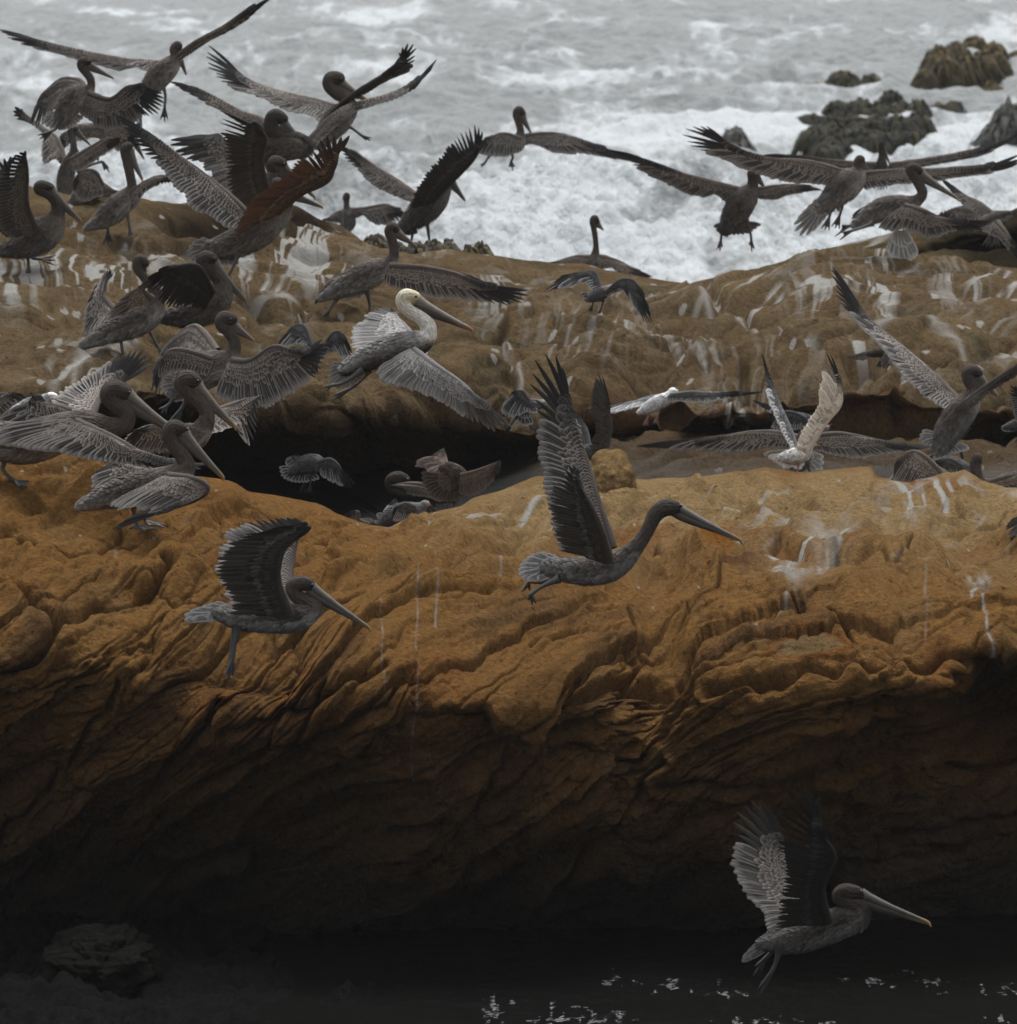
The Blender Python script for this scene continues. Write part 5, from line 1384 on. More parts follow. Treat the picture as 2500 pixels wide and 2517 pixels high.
make('pelican', 'pelican rising beside the kelp-covered rocks, one wing raised to a ragged point', 61.0, B_, 'dark',
    [(1440, 1340, 34), (1500, 1290, 66), (1565, 1225, 90), (1620, 1160, 82), (1655, 1105, 55), (1665, 1060, 38), (1672, 1030, 36), (1695, 1050, 32)], 5,
    bill=(1695, 1065, 1788, 1198, 30), group=GP,
    wings=[dict(lead=[(1530, 1190, .1), (1400, 1090, .25), (1260, 1000, .35), (1150, 930, .4)], trail=[(1470, 1200, .1), (1390, 1172, .2), (1300, 1135, .26), (1220, 1085, .3), (1160, 1020, .36), (1090, 960, .4), (1060, 905, .4), (1015, 862, .4)], side='top', n=30, fing=8, shade=1.3),
           dict(lead=[(1590, 1200, -.15), (1710, 1080, -.3), (1830, 960, -.4), (1850, 900, -.42)], trail=[(1470, 1230, -.12), (1500, 1130, -.2), (1560, 1030, -.26), (1640, 940, -.32), (1700, 860, -.36), (1770, 790, -.4), (1840, 755, -.42), (1888, 790, -.42)], side='under', n=30, fing=8, shade=.7)],
    tail=dict(base=(1450, 1330), tips=[(1400, 1350), (1410, 1385), (1450, 1400), (1500, 1390)], n=9),
    legs=[dict(pts=[(1500, 1320, 0), (1475, 1400, 0), (1468, 1470, 0)]), dict(pts=[(1560, 1310, .1), (1572, 1400, .1), (1582, 1480, .1)])])
make('pelican', 'small distant pelican on rocks before the surf, slim upright neck, wings arched', 64.0, B_, 'juv',
    [(1090, 1345, 22), (1098, 1310, 40), (1096, 1270, 40), (1092, 1235, 20), (1090, 1205, 17), (1089, 1180, 22), (1091, 1168, 21)], 3,
    bill=dict(bx=1092, by=1180, tx=1098, ty=1240, r=16, dzt=.1), group=GP,
    wings=[dict(lead=[(1085, 1262), (1040, 1270), (1000, 1290), (975, 1305)], trail=[(1065, 1330), (1020, 1325), (980, 1320), (945, 1312)], side='top', n=14, fing=3),
           dict(lead=[(1110, 1255), (1200, 1243), (1320, 1222), (1380, 1240)], trail=[(1130, 1310), (1200, 1280), (1240, 1325), (1320, 1340), (1390, 1320), (1455, 1285)], side='top', n=22, fing=5)],
    legs=[[(1080, 1340), (1078, 1370), (1078, 1385)], [(1105, 1340), (1107, 1370), (1107, 1385)]])
make('pelican', 'pelican left of the kelp boulders on the skyline, low brown wings spread', 53.0, F_, 'juv',
    [(540, 330, 20), (640, 280, 56), (750, 225, 84), (850, 180, 82), (920, 135, 55), (950, 90, 36), (955, 35, 30), (940, -25, 30), (925, -70, 33), (945, -95, 34), (965, -82, 28)], 5,
    bill=(965, -72, 1102, 28, 32), eye=(962, -96), group=GP,
    wings=[dict(lead=[(830, 190, .1), (700, 185, .15), (570, 235, .2), (510, 310, .22)], trail=[(860, 260, .05), (790, 320, .1), (690, 358, .14), (590, 352, .16), (520, 340, .2), (460, 390, .22)], side='top', n=26, fing=5, shade=1.2),
           dict(lead=[(930, 150, -.1), (1150, 160, -.2), (1370, 205, -.35), (1500, 265, -.42)], trail=[(900, 255, -.05), (980, 300, -.1), (1100, 330, -.15), (1250, 352, -.22), (1400, 360, -.3), (1530, 370, -.36), (1650, 388, -.4), (1760, 378, -.44), (1800, 340, -.45), (1790, 300, -.45)], side='top', n=38, fing=9, shade=1.15)],
    legs=[dict(pts=[(620, 330, 0), (570, 390, 0), (545, 430, 0)]), dict(pts=[(780, 290, .1), (800, 380, .1), (800, 420, .1)])])
make('pelican', 'pelican flying level over the surf at top centre, bill resting on its neck', 66.0, C_, 'juv',
    [(190, 402, 26), (260, 400, 46), (345, 388, 60), (415, 365, 52), (430, 315, 24), (420, 260, 21), (408, 215, 25), (420, 188, 28), (438, 200, 23)], 4,
    bill=dict(bx=440, by=212, tx=494, ty=322, r=24), group=GP,
    wings=[dict(lead=[(440, 345), (560, 325), (700, 335), (830, 390)], trail=[(430, 400), (500, 385), (560, 400), (620, 432), (700, 442), (800, 438), (900, 455), (1000, 475), (1110, 485), (1125, 455)], side='top', n=34, fing=8),
           dict(lead=[(430, 355, -.1), (330, 325, -.14), (240, 350, -.16)], trail=[(430, 430, -.1), (340, 460, -.12), (250, 455, -.14), (185, 430, -.16), (190, 390, -.16)], side='top', n=18, fing=4, shade=1.1)],
    tail=dict(base=(210, 400), tips=[(175, 375), (165, 400), (180, 425)], n=7),
    legs=[dict(pts=[(370, 420), (385, 460), (375, 485)], toes=[(362, 520), (385, 542), (398, 520)]), dict(pts=[(270, 430, .08), (240, 465, .08), (225, 490, .08)], toes=[(192, 510, .08), (200, 522, .08), (215, 510, .08)])])
make('pelican', 'dark pelican flying away over the surf, body upright, both feet dangling', 62.0, C_, 'dark',
    [(1650, 850, 44), (1685, 795, 68), (1725, 735, 80), (1765, 675, 66), (1788, 630, 38), (1790, 590, 30), (1790, 558, 33), (1802, 545, 28)], 4,
    bill=dict(bx=1812, by=562, tx=1868, ty=650, r=26, dzt=.06), group=GP,
    wings=[dict(lead=[(1740, 660), (1560, 610), (1380, 560), (1230, 510)], trail=[(1640, 740), (1590, 690), (1530, 665), (1500, 692), (1400, 672), (1300, 622), (1200, 575), (1120, 530), (1050, 470), (930, 420)], side='top', n=38, fing=8, shade=1.2),
           dict(lead=[(1790, 660), (1900, 638), (2030, 625), (2100, 630)], trail=[(1810, 700), (1880, 712), (1950, 705), (2010, 680), (2100, 665), (2190, 652)], side='top', n=26, fing=6, shade=1.2)],
    tail=dict(base=(1670, 840), tips=[(1562, 868), (1590, 905), (1650, 918), (1710, 915), (1770, 905), (1838, 858)], n=12),
    legs=[dict(pts=[(1660, 840), (1615, 900), (1603, 945)], toes=[(1580, 1003), (1597, 1014), (1612, 990)]), dict(pts=[(1750, 820), (1775, 900), (1782, 950)], toes=[(1768, 975), (1785, 1018), (1800, 1000)])])
make('pelican', 'pelican flying away at upper right, black head, huge wings stretched level', 60.0, D_, 'juv',
    [(790, 1200, 44), (845, 1150, 72), (905, 1100, 88), (955, 1045, 72), (972, 1005, 40), (974, 978, 36), (978, 962, 34)], 4,
    bill=dict(bx=985, by=975, tx=1045, ty=1020, r=28, dzt=.25, dz0=.05), group=GP,
    wings=[dict(lead=[(920, 1040), (680, 970), (430, 950), (230, 900)], trail=[(800, 1110), (700, 1092), (600, 1092), (450, 1062), (320, 1020), (220, 975), (130, 930), (40, 900), (-40, 850), (-70, 780), (10, 752), (80, 760)], side='top', n=40, fing=8, fsp=.32),
           dict(lead=[(990, 1040), (1200, 1022), (1480, 1012), (1680, 1012)], trail=[(1020, 1130), (1120, 1110), (1250, 1092), (1400, 1082), (1540, 1055), (1680, 1035), (1800, 1015), (1900, 985), (1940, 950), (1925, 920)], side='top', n=40, fing=8)],
    tail=dict(base=(810, 1180), tips=[(700, 1210), (630, 1280), (588, 1350), (630, 1402), (690, 1385), (740, 1330), (800, 1270), (860, 1260)], n=14, pale=.8),
    legs=[[(830, 1200), (810, 1260), (800, 1290)], [(880, 1190, .08), (870, 1250, .08), (860, 1280, .08)]])
make('pelican', 'farthest pelican, small head and thin wings, straight behind the black-headed flyer', 68.0, D_, 'dark',
    [(1098, 1030, 24), (1102, 1000, 36), (1106, 972, 32), (1106, 940, 20), (1104, 905, 17), (1104, 872, 19), (1108, 858, 16)], 3,
    bill=dict(bx=1112, by=880, tx=1154, ty=978, r=18), group=GP,
    wings=[dict(lead=[(1080, 985), (940, 975), (760, 955), (620, 945)], trail=[(1050, 1015), (940, 1000), (850, 1008), (740, 985), (620, 962), (500, 948), (385, 932)], side='top', n=30, fing=6, shade=1.3),
           dict(lead=[(1150, 990), (1300, 965), (1500, 935), (1700, 905)], trail=[(1160, 1020), (1300, 1000), (1420, 972), (1560, 945), (1700, 915), (1820, 870), (1900, 820), (1940, 780)], side='top', n=30, fing=6, shade=1.3)],
    legs=[[(1095, 1030), (1093, 1050), (1092, 1060)], [(1108, 1030), (1110, 1050), (1111, 1060)]])
make('pelican', 'pelican with curved dark neck, pale tail hanging down and orange feet', 58.5, O_, 'juv',
    [(430, 760, 46), (520, 700, 82), (640, 650, 108), (770, 620, 108), (880, 600, 82), (960, 560, 56), (1000, 500, 50), (975, 430, 48), (930, 350, 48), (890, 285, 50), (910, 262, 50), (965, 285, 42)], 5,
    bill=(985, 320, 1355, 565, 48), group=GP,
    wings=[dict(lead=[(760, 600, .2), (600, 580, .25), (450, 660, .3)], trail=[(700, 680, .15), (560, 740, .2), (420, 800, .25), (340, 800, .28), (340, 720, .3), (400, 660, .3)], side='top', n=20, fing=5, shade=.9),
           dict(lead=[(840, 620, -.15), (1000, 660, -.25), (1140, 720, -.3), (1300, 760, -.36)], trail=[(590, 830, -.1), (700, 850, -.12), (820, 840, -.16), (950, 880, -.2), (1080, 930, -.24), (1180, 900, -.28), (1290, 850, -.32), (1430, 850, -.36), (1560, 835, -.38), (1675, 760, -.4)], side='top', n=34, fing=9)],
    tail=dict(base=(800, 850), tips=[(680, 1060), (740, 1120), (820, 1152), (890, 1135), (945, 1090)], n=11, wid=.055, pale=1.2),
    legs=[dict(pts=[(520, 760, 0), (420, 800, 0), (320, 805, 0)], toes=[(240, 800, 0), (178, 905, 0), (225, 870, 0)]), dict(pts=[(540, 780, -.1), (440, 820, -.1), (340, 850, -.1)], toes=[(240, 870, -.1), (225, 938, -.1), (260, 900, -.1)])])
make('pelican', 'pelican wheeling at the right edge, barred wings bent down', 61.5, O_, 'juv',
    [(1560, 790, 26), (1620, 760, 50), (1700, 735, 60), (1780, 710, 50), (1840, 690, 32), (1900, 660, 28), (1950, 640, 28), (1990, 640, 30)], 4,
    bill=(2000, 645, 2150, 700, 28), group=GP,
    wings=[dict(lead=[(1680, 720, .1), (1540, 600, .2), (1400, 530, .3), (1310, 470, .35)], trail=[(1600, 800, .1), (1520, 720, .16), (1440, 650, .2), (1360, 590, .26), (1290, 520, .3), (1230, 440, .34), (1165, 365, .35)], side='top', n=28, fing=7, shade=.8),
           dict(lead=[(1640, 730, .2), (1480, 640, .3), (1330, 640, .34), (1200, 690, .36)], trail=[(1600, 820, .15), (1500, 800, .2), (1400, 810, .26), (1300, 810, .3), (1200, 780, .34), (1130, 730, .36)], side='top', n=22, fing=4),
           dict(lead=[(1700, 770, -.1), (1770, 850, -.2), (1840, 940, -.26)], trail=[(1560, 850, -.05), (1620, 880, -.1), (1720, 930, -.14), (1790, 1000, -.2), (1860, 1080, -.24), (1925, 1145, -.26), (1950, 1100, -.26)], side='top', n=26, fing=8)],
    legs=[[(1660, 800), (1650, 850), (1640, 880)], [(1690, 800, .08), (1690, 850, .08), (1690, 880, .08)]])
make('pelican', 'pelican settling on the centre skyline, pencil-thin upright neck and small head', 60.5, C_, 'juv',
    [(845, 1190, 18), (852, 1140, 46), (862, 1080, 50), (868, 1030, 26), (872, 985, 17), (868, 930, 16), (860, 880, 17), (856, 840, 22), (864, 822, 24), (876, 836, 19)], 3,
    bill=(880, 845, 917, 888, 20), group=GP,
    wings=[dict(lead=[(845, 1050), (760, 1048), (680, 1065), (610, 1085)], trail=[(820, 1140), (760, 1110), (690, 1135), (640, 1145), (590, 1120), (535, 1098)], side='top', n=24, fing=5, shade=1.3),
           dict(lead=[(885, 1045), (960, 1060), (1040, 1090), (1100, 1120)], trail=[(920, 1120), (980, 1110), (1020, 1160), (1080, 1175), (1150, 1170), (1200, 1162)], side='top', n=24, fing=5, shade=1.3)],
    legs=[[(840, 1180), (838, 1210), (838, 1230)], [(862, 1180), (864, 1210), (864, 1230)]])
Y39 = depth_at(FRONT, 2230, 1172)
make('pelican', 'pelican launching at right, one long narrow wing sweeping up and left', 49.2, H_, 'juv',
    [(1400, 1340, 52), (1440, 1260, 84), (1500, 1170, 98), (1560, 1090, 92), (1600, 1020, 58), (1605, 970, 46), (1575, 920, 44), (1568, 875, 44), (1600, 858, 42), (1632, 875, 36)], 4,
    bill=(1625, 890, 1772, 1030, 44), group=GP,
    wings=[dict(lead=[(1500, 1060, .1), (1350, 900, .25), (1160, 740, .4), (990, 620, .5), (880, 530, .55)], trail=[(1420, 1130, .05), (1350, 1080, .12), (1280, 1035, .2), (1180, 940, .26), (1080, 830, .34), (970, 690, .42), (880, 590, .48), (760, 470, .54), (690, 350, .56), (655, 160, .56)], side='top', n=40, fing=8),
           dict(lead=[(1560, 1070, -.1), (1700, 960, -.25), (1860, 850, -.38), (2010, 760, -.5)], trail=[(1480, 1130, -.08), (1570, 1110, -.15), (1680, 1030, -.22), (1800, 940, -.3), (1920, 870, -.38), (2060, 770, -.46), (2160, 680, -.5)], side='under', n=30, fing=7, shade=1.3)],
    tail=dict(base=(1420, 1310), tips=[(1260, 1262), (1238, 1310), (1260, 1350), (1330, 1400), (1410, 1425), (1500, 1410), (1575, 1385)], n=15),
    legs=[dict(pts=[(1390, 1370, 0), (1330, 1420, 0), (1300, 1475, 0)]), dict(pts=[(1500, 1360, .1), (1530, 1440, .1), (1490, 1520, .1)])])
make('pelican', 'pelican flying low, mottled wings spread flat, behind the white-tailed gull', 49.0, H_, 'juv',
    [(430, 1480, 34), (445, 1430, 60), (455, 1370, 66), (460, 1310, 44), (470, 1280, 30), (480, 1255, 28), (500, 1240, 26)], 4,
    bill=dict(bx=505, by=1245, tx=560, ty=1270, r=24, dzt=.15), group=GP,
    wings=[dict(lead=[(430, 1310), (250, 1275), (30, 1285), (-200, 1345)], trail=[(400, 1400), (300, 1375), (200, 1375), (90, 1405), (0, 1408), (-120, 1402), (-260, 1388), (-400, 1385), (-530, 1375), (-660, 1366)], side='top', n=40, fing=7, shade=1.1),
           dict(lead=[(490, 1310), (700, 1285), (920, 1320), (1080, 1355)], trail=[(520, 1400), (600, 1400), (700, 1430), (820, 1445), (950, 1432), (1080, 1405), (1200, 1390), (1330, 1368)], side='top', n=38, fing=7, shade=1.1)],
    tail=dict(base=(450, 1400), tips=[(200, 1420), (290, 1490), (400, 1530), (500, 1545), (590, 1530), (600, 1440)], n=13),
    legs=[[(420, 1450), (400, 1500), (395, 1520)], [(480, 1450), (500, 1500), (505, 1520)]])
make('pelican', 'resting pelican with blunt folded pinkish wing behind the right crest', Y39 + .4, H_, 'juv',
    [(1120, 1580, 30), (1210, 1550, 70), (1310, 1560, 85), (1400, 1590, 64), (1460, 1620, 42), (1500, 1640, 36), (1540, 1640, 34)], 4,
    bill=dict(bx=1550, by=1645, tx=1660, ty=1700, r=34), group=GP,
    wings=[dict(lead=[(1400, 1570, -.1), (1290, 1450, -.12), (1195, 1402, -.12), (1110, 1450, -.12)], trail=[(1390, 1640, -.1), (1280, 1640, -.1), (1170, 1630, -.12), (1070, 1600, -.12), (1075, 1520, -.12)], side='top', n=26, fing=4, shade=1.35)],
    legs=[[(1240, 1600), (1240, 1660), (1245, 1690)], [(1290, 1600, .08), (1290, 1660, .08), (1295, 1690, .08)]])
make('pelican', 'pelican sitting behind the crest near the right edge, round-headed neck upright', Y39 + .2, H_, 'juv',
    [(2080, 1640, 40), (1970, 1620, 76), (1850, 1620, 80), (1740, 1640, 66), (1660, 1610, 44), (1628, 1550, 38), (1618, 1490, 40), (1628, 1452, 40)], 4,
    bill=dict(bx=1630, by=1470, tx=1650, ty=1620, r=34, dzt=.15, dz0=.05), group=GP,
    wings=[dict(lead=[(1720, 1610, -.1), (1840, 1570, -.14), (1960, 1545, -.16)], trail=[(1690, 1660, -.1), (1800, 1670, -.12), (1930, 1660, -.14), (2070, 1640, -.16), (2120, 1600, -.16)], side='top', n=22, fing=5)],
    legs=[[(1840, 1680), (1840, 1730), (1845, 1750)], [(1900, 1680, .08), (1900, 1730, .08), (1905, 1750, .08)]])
make('pelican', 'dark pelican preening in the hollow, bill tucked down across its breast', 48.2, Q_, 'dark',
    [(1060, 620, 36), (960, 600, 60), (850, 580, 72), (740, 560, 64), (640, 580, 44), (560, 560, 38), (530, 500, 46), (560, 455, 58), (620, 440, 60), (680, 455, 50)], 4,
    bill=(690, 520, 995, 765, 42), eye=(705, 452), group=GP,
    wings=[dict(lead=[(960, 560, -.1), (820, 510, -.14), (680, 500, -.16), (570, 510, -.16)], trail=[(1010, 670, -.1), (920, 630, -.12), (820, 615, -.14), (700, 590, -.15), (600, 560, -.16), (535, 545, -.16)], side='top', n=24, fing=7, shade=1.5)],
    legs=[[(900, 630), (900, 700), (905, 740)], [(950, 630, .08), (950, 700, .08), (955, 740, .08)]])
make('pelican', 'pelican low behind the ledge dip, only one pinkish shoulder showing', 45.9, Q_, 'dark',
    [(400, 905, 18), (330, 890, 42), (250, 890, 54), (190, 900, 40), (150, 920, 26), (120, 940, 22)], 4,
    bill=dict(bx=110, by=945, tx=60, ty=1010, r=22), group=GP,
    wings=[dict(lead=[(330, 890, -.06), (240, 840, -.08), (235, 765, -.08), (200, 762, -.08)], trail=[(360, 930, -.06), (260, 930, -.06), (150, 900, -.08), (75, 865, -.08), (110, 800, -.08)], side='top', n=18, fing=3, shade=1.3)],
    legs=[[(260, 930), (260, 980), (265, 1000)], [(300, 930, .05), (300, 980, .05), (305, 1000, .05)]])
make('pelican', 'pelican cut off by the left edge, only a curved brown wing tip showing', Y5 + 1.0, E_, 'juv',
    [(-260, 1000, 40), (-160, 1010, 70), (-60, 1015, 80), (20, 1030, 58), (70, 1060, 36), (90, 1090, 32)], 4,
    bill=dict(bx=95, by=1095, tx=150, ty=1230, r=30), group=GP,
    wings=[dict(lead=[(-60, 960, -.05), (20, 905, -.08), (90, 895, -.1)], trail=[(-80, 1060, -.05), (20, 1050, -.06), (80, 990, -.08), (130, 935, -.1), (176, 915, -.1), (160, 900, -.1)], side='top', n=20, fing=4)],
    legs=[[(-120, 1080), (-120, 1160), (-115, 1200)], [(-70, 1080, .08), (-70, 1160, .08), (-65, 1200, .08)]])
make('pelican', 'grey feather tips of a pelican poking in over the ledge at right edge', depth_at(FRONT, 2490, 1320), J_, 'adult',
    [(1940, 220, 24), (1990, 215, 44), (2050, 200, 52), (2100, 180, 40), (2120, 130, 24), (2120, 80, 22), (2130, 60, 26)], 4,
    bill=dict(bx=2140, by=65, tx=2240, ty=120, r=26), group=GP,
    wings=[dict(lead=[(2040, 170, -.06), (1980, 140, -.08), (1930, 140, -.08)], trail=[(2000, 250, -.05), (1930, 235, -.06), (1870, 215, -.08), (1845, 190, -.08), (1870, 155, -.08)], side='top', n=16, fing=4)],
    legs=[[(2020, 250), (2020, 300), (2025, 320)], [(2060, 250, .06), (2060, 300, .06), (2065, 320, .06)]])

# gulls
make('gull', 'dark grey gull over the middle rocks, wings drooped in an M', 53.2, C_, 'slate',
    [(845, 1285, 14), (880, 1268, 30), (920, 1252, 36), (945, 1238, 24), (962, 1228, 18)], 3, bill=dict(bx=965, by=1228, tx=985, ty=1236, r=9, dzt=.05), group=GG,
    wings=[dict(lead=[(900, 1245, .05), (870, 1140, .1), (810, 1135, .12), (760, 1150, .14)], trail=[(880, 1262, .04), (840, 1235, .06), (800, 1190, .1), (760, 1200, .12), (700, 1222, .14), (640, 1236, .15), (583, 1246, .16), (660, 1160, .16)], side='top', n=22, fing=7),
           dict(lead=[(935, 1248, -.05), (1020, 1180, -.1), (1090, 1185, -.12), (1130, 1240, -.14)], trail=[(950, 1275, -.04), (1010, 1245, -.06), (1060, 1245, -.08), (1090, 1310, -.1), (1130, 1385, -.12), (1170, 1430, -.14), (1203, 1436, -.14), (1190, 1350, -.14)], side='top', n=24, fing=7)],
    tail=dict(base=(870, 1270), tips=[(780, 1262), (810, 1295), (870, 1312), (930, 1312)], n=9, wid=.03),
    legs=[dict(pts=[(905, 1285), (912, 1310), (902, 1345)], toes=[(880, 1380), (890, 1384), (898, 1375)]), dict(pts=[(880, 1285, .04), (860, 1305, .04), (852, 1325, .04)])])
make('gull', 'white-tailed gull lifting off the right crest, wings held up in a V', 47.6, H_, 'white2',
    [(345, 1440, 22), (390, 1435, 42), (440, 1425, 54), (480, 1405, 46), (500, 1375, 30), (515, 1350, 26), (530, 1345, 22)], 4, bill=dict(bx=535, by=1348, tx=570, ty=1360, r=11, dzt=.1), group=GG,
    wings=[dict(lead=[(430, 1400, .08), (370, 1230, .16), (270, 1010, .26), (235, 930, .3)], trail=[(385, 1390, .06), (350, 1310, .1), (300, 1210, .15), (250, 1090, .2), (215, 990, .25), (212, 900, .28), (200, 820, .3), (188, 750, .3)], side='top', n=26, fing=7),
           dict(lead=[(500, 1400, -.08), (600, 1230, -.16), (712, 1090, -.24), (712, 960, -.28), (695, 900, -.3)], trail=[(420, 1370, -.06), (450, 1275, -.1), (500, 1190, -.14), (550, 1120, -.18), (580, 1070, -.22), (575, 970, -.25), (600, 900, -.27), (590, 800, -.28), (640, 735, -.3), (672, 840, -.3)], side='under', n=26, fing=6)],
    tail=dict(base=(380, 1435), tips=[(230, 1438), (280, 1470), (335, 1515), (390, 1505), (445, 1520), (470, 1490)], n=10, wid=.045),
    legs=[dict(pts=[(440, 1460), (430, 1510), (425, 1545)]), dict(pts=[(370, 1460, .04), (345, 1510, .04), (338, 1535, .04)])])
make('gull', 'white-headed gull with pink legs gliding level above the dark recess', 49.9, G_, 'white2',
    [(915, 508, 10), (950, 490, 28), (1000, 462, 40), (1050, 438, 38), (1075, 412, 26), (1088, 396, 24), (1102, 396, 19)], 4, bill=(1108, 400, 1132, 404, 9), group=GG,
    wings=[dict(lead=[(1020, 425, .08), (940, 435, .14), (860, 462, .2), (810, 480, .22)], trail=[(970, 470, .06), (920, 480, .1), (850, 495, .14), (790, 510, .18), (735, 526, .2), (650, 520, .24), (572, 505, .26)], side='top', n=24, fing=6),
           dict(lead=[(1075, 420, -.06), (1200, 402, -.14), (1340, 412, -.2), (1440, 408, -.24)], trail=[(1070, 455, -.05), (1150, 455, -.1), (1240, 455, -.14), (1310, 452, -.18), (1400, 432, -.22), (1500, 418, -.24), (1620, 398, -.26)], side='top', n=26, fing=6)],
    tail=dict(base=(955, 485), tips=[(890, 525), (905, 528), (940, 515)], n=6, wid=.035),
    legs=[dict(pts=[(960, 500), (945, 530), (940, 550)]), dict(pts=[(1000, 490), (1005, 520), (1000, 540)])])
make('gull', 'small slate gull with pale-edged wing, fluttering left of the hero pelican wing tips', 49.8, G_, 'slate',
    [(120, 520, 12), (180, 495, 34), (250, 478, 42), (310, 470, 28), (335, 462, 22)], 3, bill=dict(bx=345, by=465, tx=375, ty=470, r=10), group=GG,
    wings=[dict(lead=[(240, 460, -.04), (200, 395, -.06), (150, 410, -.06)], trail=[(290, 520, -.03), (220, 522, -.04), (150, 545, -.05), (85, 530, -.06), (90, 480, -.06), (130, 420, -.06)], side='top', n=16, fing=3)],
    tail=dict(base=(210, 510), tips=[(170, 570), (210, 600), (260, 590)], n=8, wid=.03),
    legs=[dict(pts=[(190, 520), (160, 560), (135, 595)]), dict(pts=[(220, 520, .03), (230, 560, .03), (245, 590, .03)])])
make('gull', 'slate gull with red bill behind the ochre boulder, one wing raised', 48.3, G_, 'slate',
    [(540, 750, 18), (600, 755, 42), (660, 770, 50), (705, 790, 36), (735, 800, 30), (752, 802, 24)], 3, bill=(760, 804, 800, 812, 14), eye=(752, 795), group=GG,
    wings=[dict(lead=[(600, 750, .06), (580, 620, .12), (530, 560, .14)], trail=[(550, 770, .05), (520, 700, .08), (505, 620, .1), (490, 560, .12), (460, 480, .14), (500, 500, .14)], side='top', n=20, fing=5),
           dict(lead=[(690, 770, -.06), (722, 610, -.12), (705, 500, -.15), (700, 450, -.16)], trail=[(605, 765, -.05), (603, 700, -.07), (630, 640, -.1), (640, 590, -.11), (615, 520, -.12), (618, 430, -.14), (620, 370, -.15), (645, 288, -.16), (672, 300, -.16), (722, 470, -.16)], side='under', n=26, fing=7)],
    legs=[[(640, 800), (640, 850), (645, 865)], [(670, 800, .03), (670, 850, .03), (675, 865, .03)]])
make('gull', 'brown gull flying close to the rock face at right, under the long narrow pelican wing', 50.4, H_, 'brown',
    [(930, 742, 12), (980, 738, 24), (1030, 750, 25), (1062, 760, 16), (1082, 768, 13)], 3, bill=dict(bx=1088, by=770, tx=1110, ty=780, r=8), group=GG,
    wings=[dict(lead=[(1010, 735, .05), (950, 722, .1), (900, 735, .12), (870, 750, .13)], trail=[(1000, 775, .04), (940, 772, .08), (880, 785, .1), (820, 790, .12), (762, 770, .14)], side='top', n=18, fing=5),
           dict(lead=[(1020, 745, -.05), (1050, 790, -.08), (1040, 820, -.1)], trail=[(975, 790, -.04), (985, 815, -.06), (1015, 848, -.08), (1048, 815, -.1)], side='under', n=14, fing=4)],
    legs=[[(990, 755), (985, 775), (982, 785)], [(1000, 755, .02), (996, 775, .02), (994, 785, .02)]])
make('gull', 'grey gull low behind the V-winged gull, rounded slate back and small beak pointing up', 49.5, H_, 'slate',
    [(300, 1230, 18), (370, 1200, 44), (450, 1200, 58), (530, 1215, 46), (590, 1240, 30), (618, 1242, 24)], 4, bill=dict(bx=625, by=1238, tx=658, ty=1214, r=9), group=GG,
    wings=[dict(lead=[(480, 1180, -.04), (380, 1135, -.08), (270, 1150, -.1)], trail=[(460, 1250, -.04), (370, 1260, -.06), (290, 1265, -.08), (240, 1210, -.1), (235, 1160, -.1)], side='top', n=18, fing=4),
           dict(lead=[(420, 1180, .05), (300, 1120, .1), (220, 1100, .12)], trail=[(390, 1200, .05), (310, 1160, .08), (240, 1135, .1), (180, 1100, .12), (128, 1058, .13)], side='top', n=16, fing=5)],
    legs=[[(440, 1250), (440, 1280), (445, 1290)], [(470, 1250, .03), (470, 1280, .03), (475, 1290, .03)]])
make('gull', 'slate gull resting beside the blunt-winged pelican, only its smooth back showing', Y39 + .9, H_, 'slate',
    [(1320, 1520, 20), (1390, 1500, 50), (1470, 1500, 66), (1540, 1520, 50), (1590, 1550, 32), (1610, 1560, 26)], 4, bill=dict(bx=1618, by=1562, tx=1650, ty=1572, r=9), group=GG,
    wings=[dict(lead=[(1530, 1500, -.05), (1440, 1450, -.07), (1370, 1470, -.08)], trail=[(1520, 1570, -.05), (1430, 1570, -.06), (1340, 1560, -.07), (1310, 1510, -.08)], side='top', n=14, fing=3)],
    legs=[[(1470, 1560), (1470, 1600), (1475, 1610)], [(1500, 1560, .03), (1500, 1600, .03), (1505, 1610, .03)]])
make('gull', 'grey gull at the right edge below the launching pelican, white-trimmed wing lifted', 49.4, H_, 'slate',
    [(1850, 1230, 14), (1910, 1215, 34), (1980, 1190, 40), (2030, 1160, 26), (2050, 1145, 22)], 3, bill=dict(bx=2058, by=1148, tx=2090, ty=1155, r=9), group=GG,
    wings=[dict(lead=[(1980, 1180, -.05), (1960, 1080, -.1), (1900, 1010, -.12)], trail=[(1920, 1220, -.04), (1880, 1180, -.06), (1862, 1100, -.08), (1850, 1040, -.1), (1840, 985, -.12), (1880, 960, -.12)], side='top', n=18, fing=4)],
    tail=dict(base=(1880, 1225), tips=[(1790, 1240), (1800, 1262), (1850, 1265)], n=7, wid=.03),
    legs=[[(1920, 1240), (1915, 1270), (1912, 1285)], [(1945, 1240, .03), (1942, 1270, .03), (1940, 1285, .03)]])
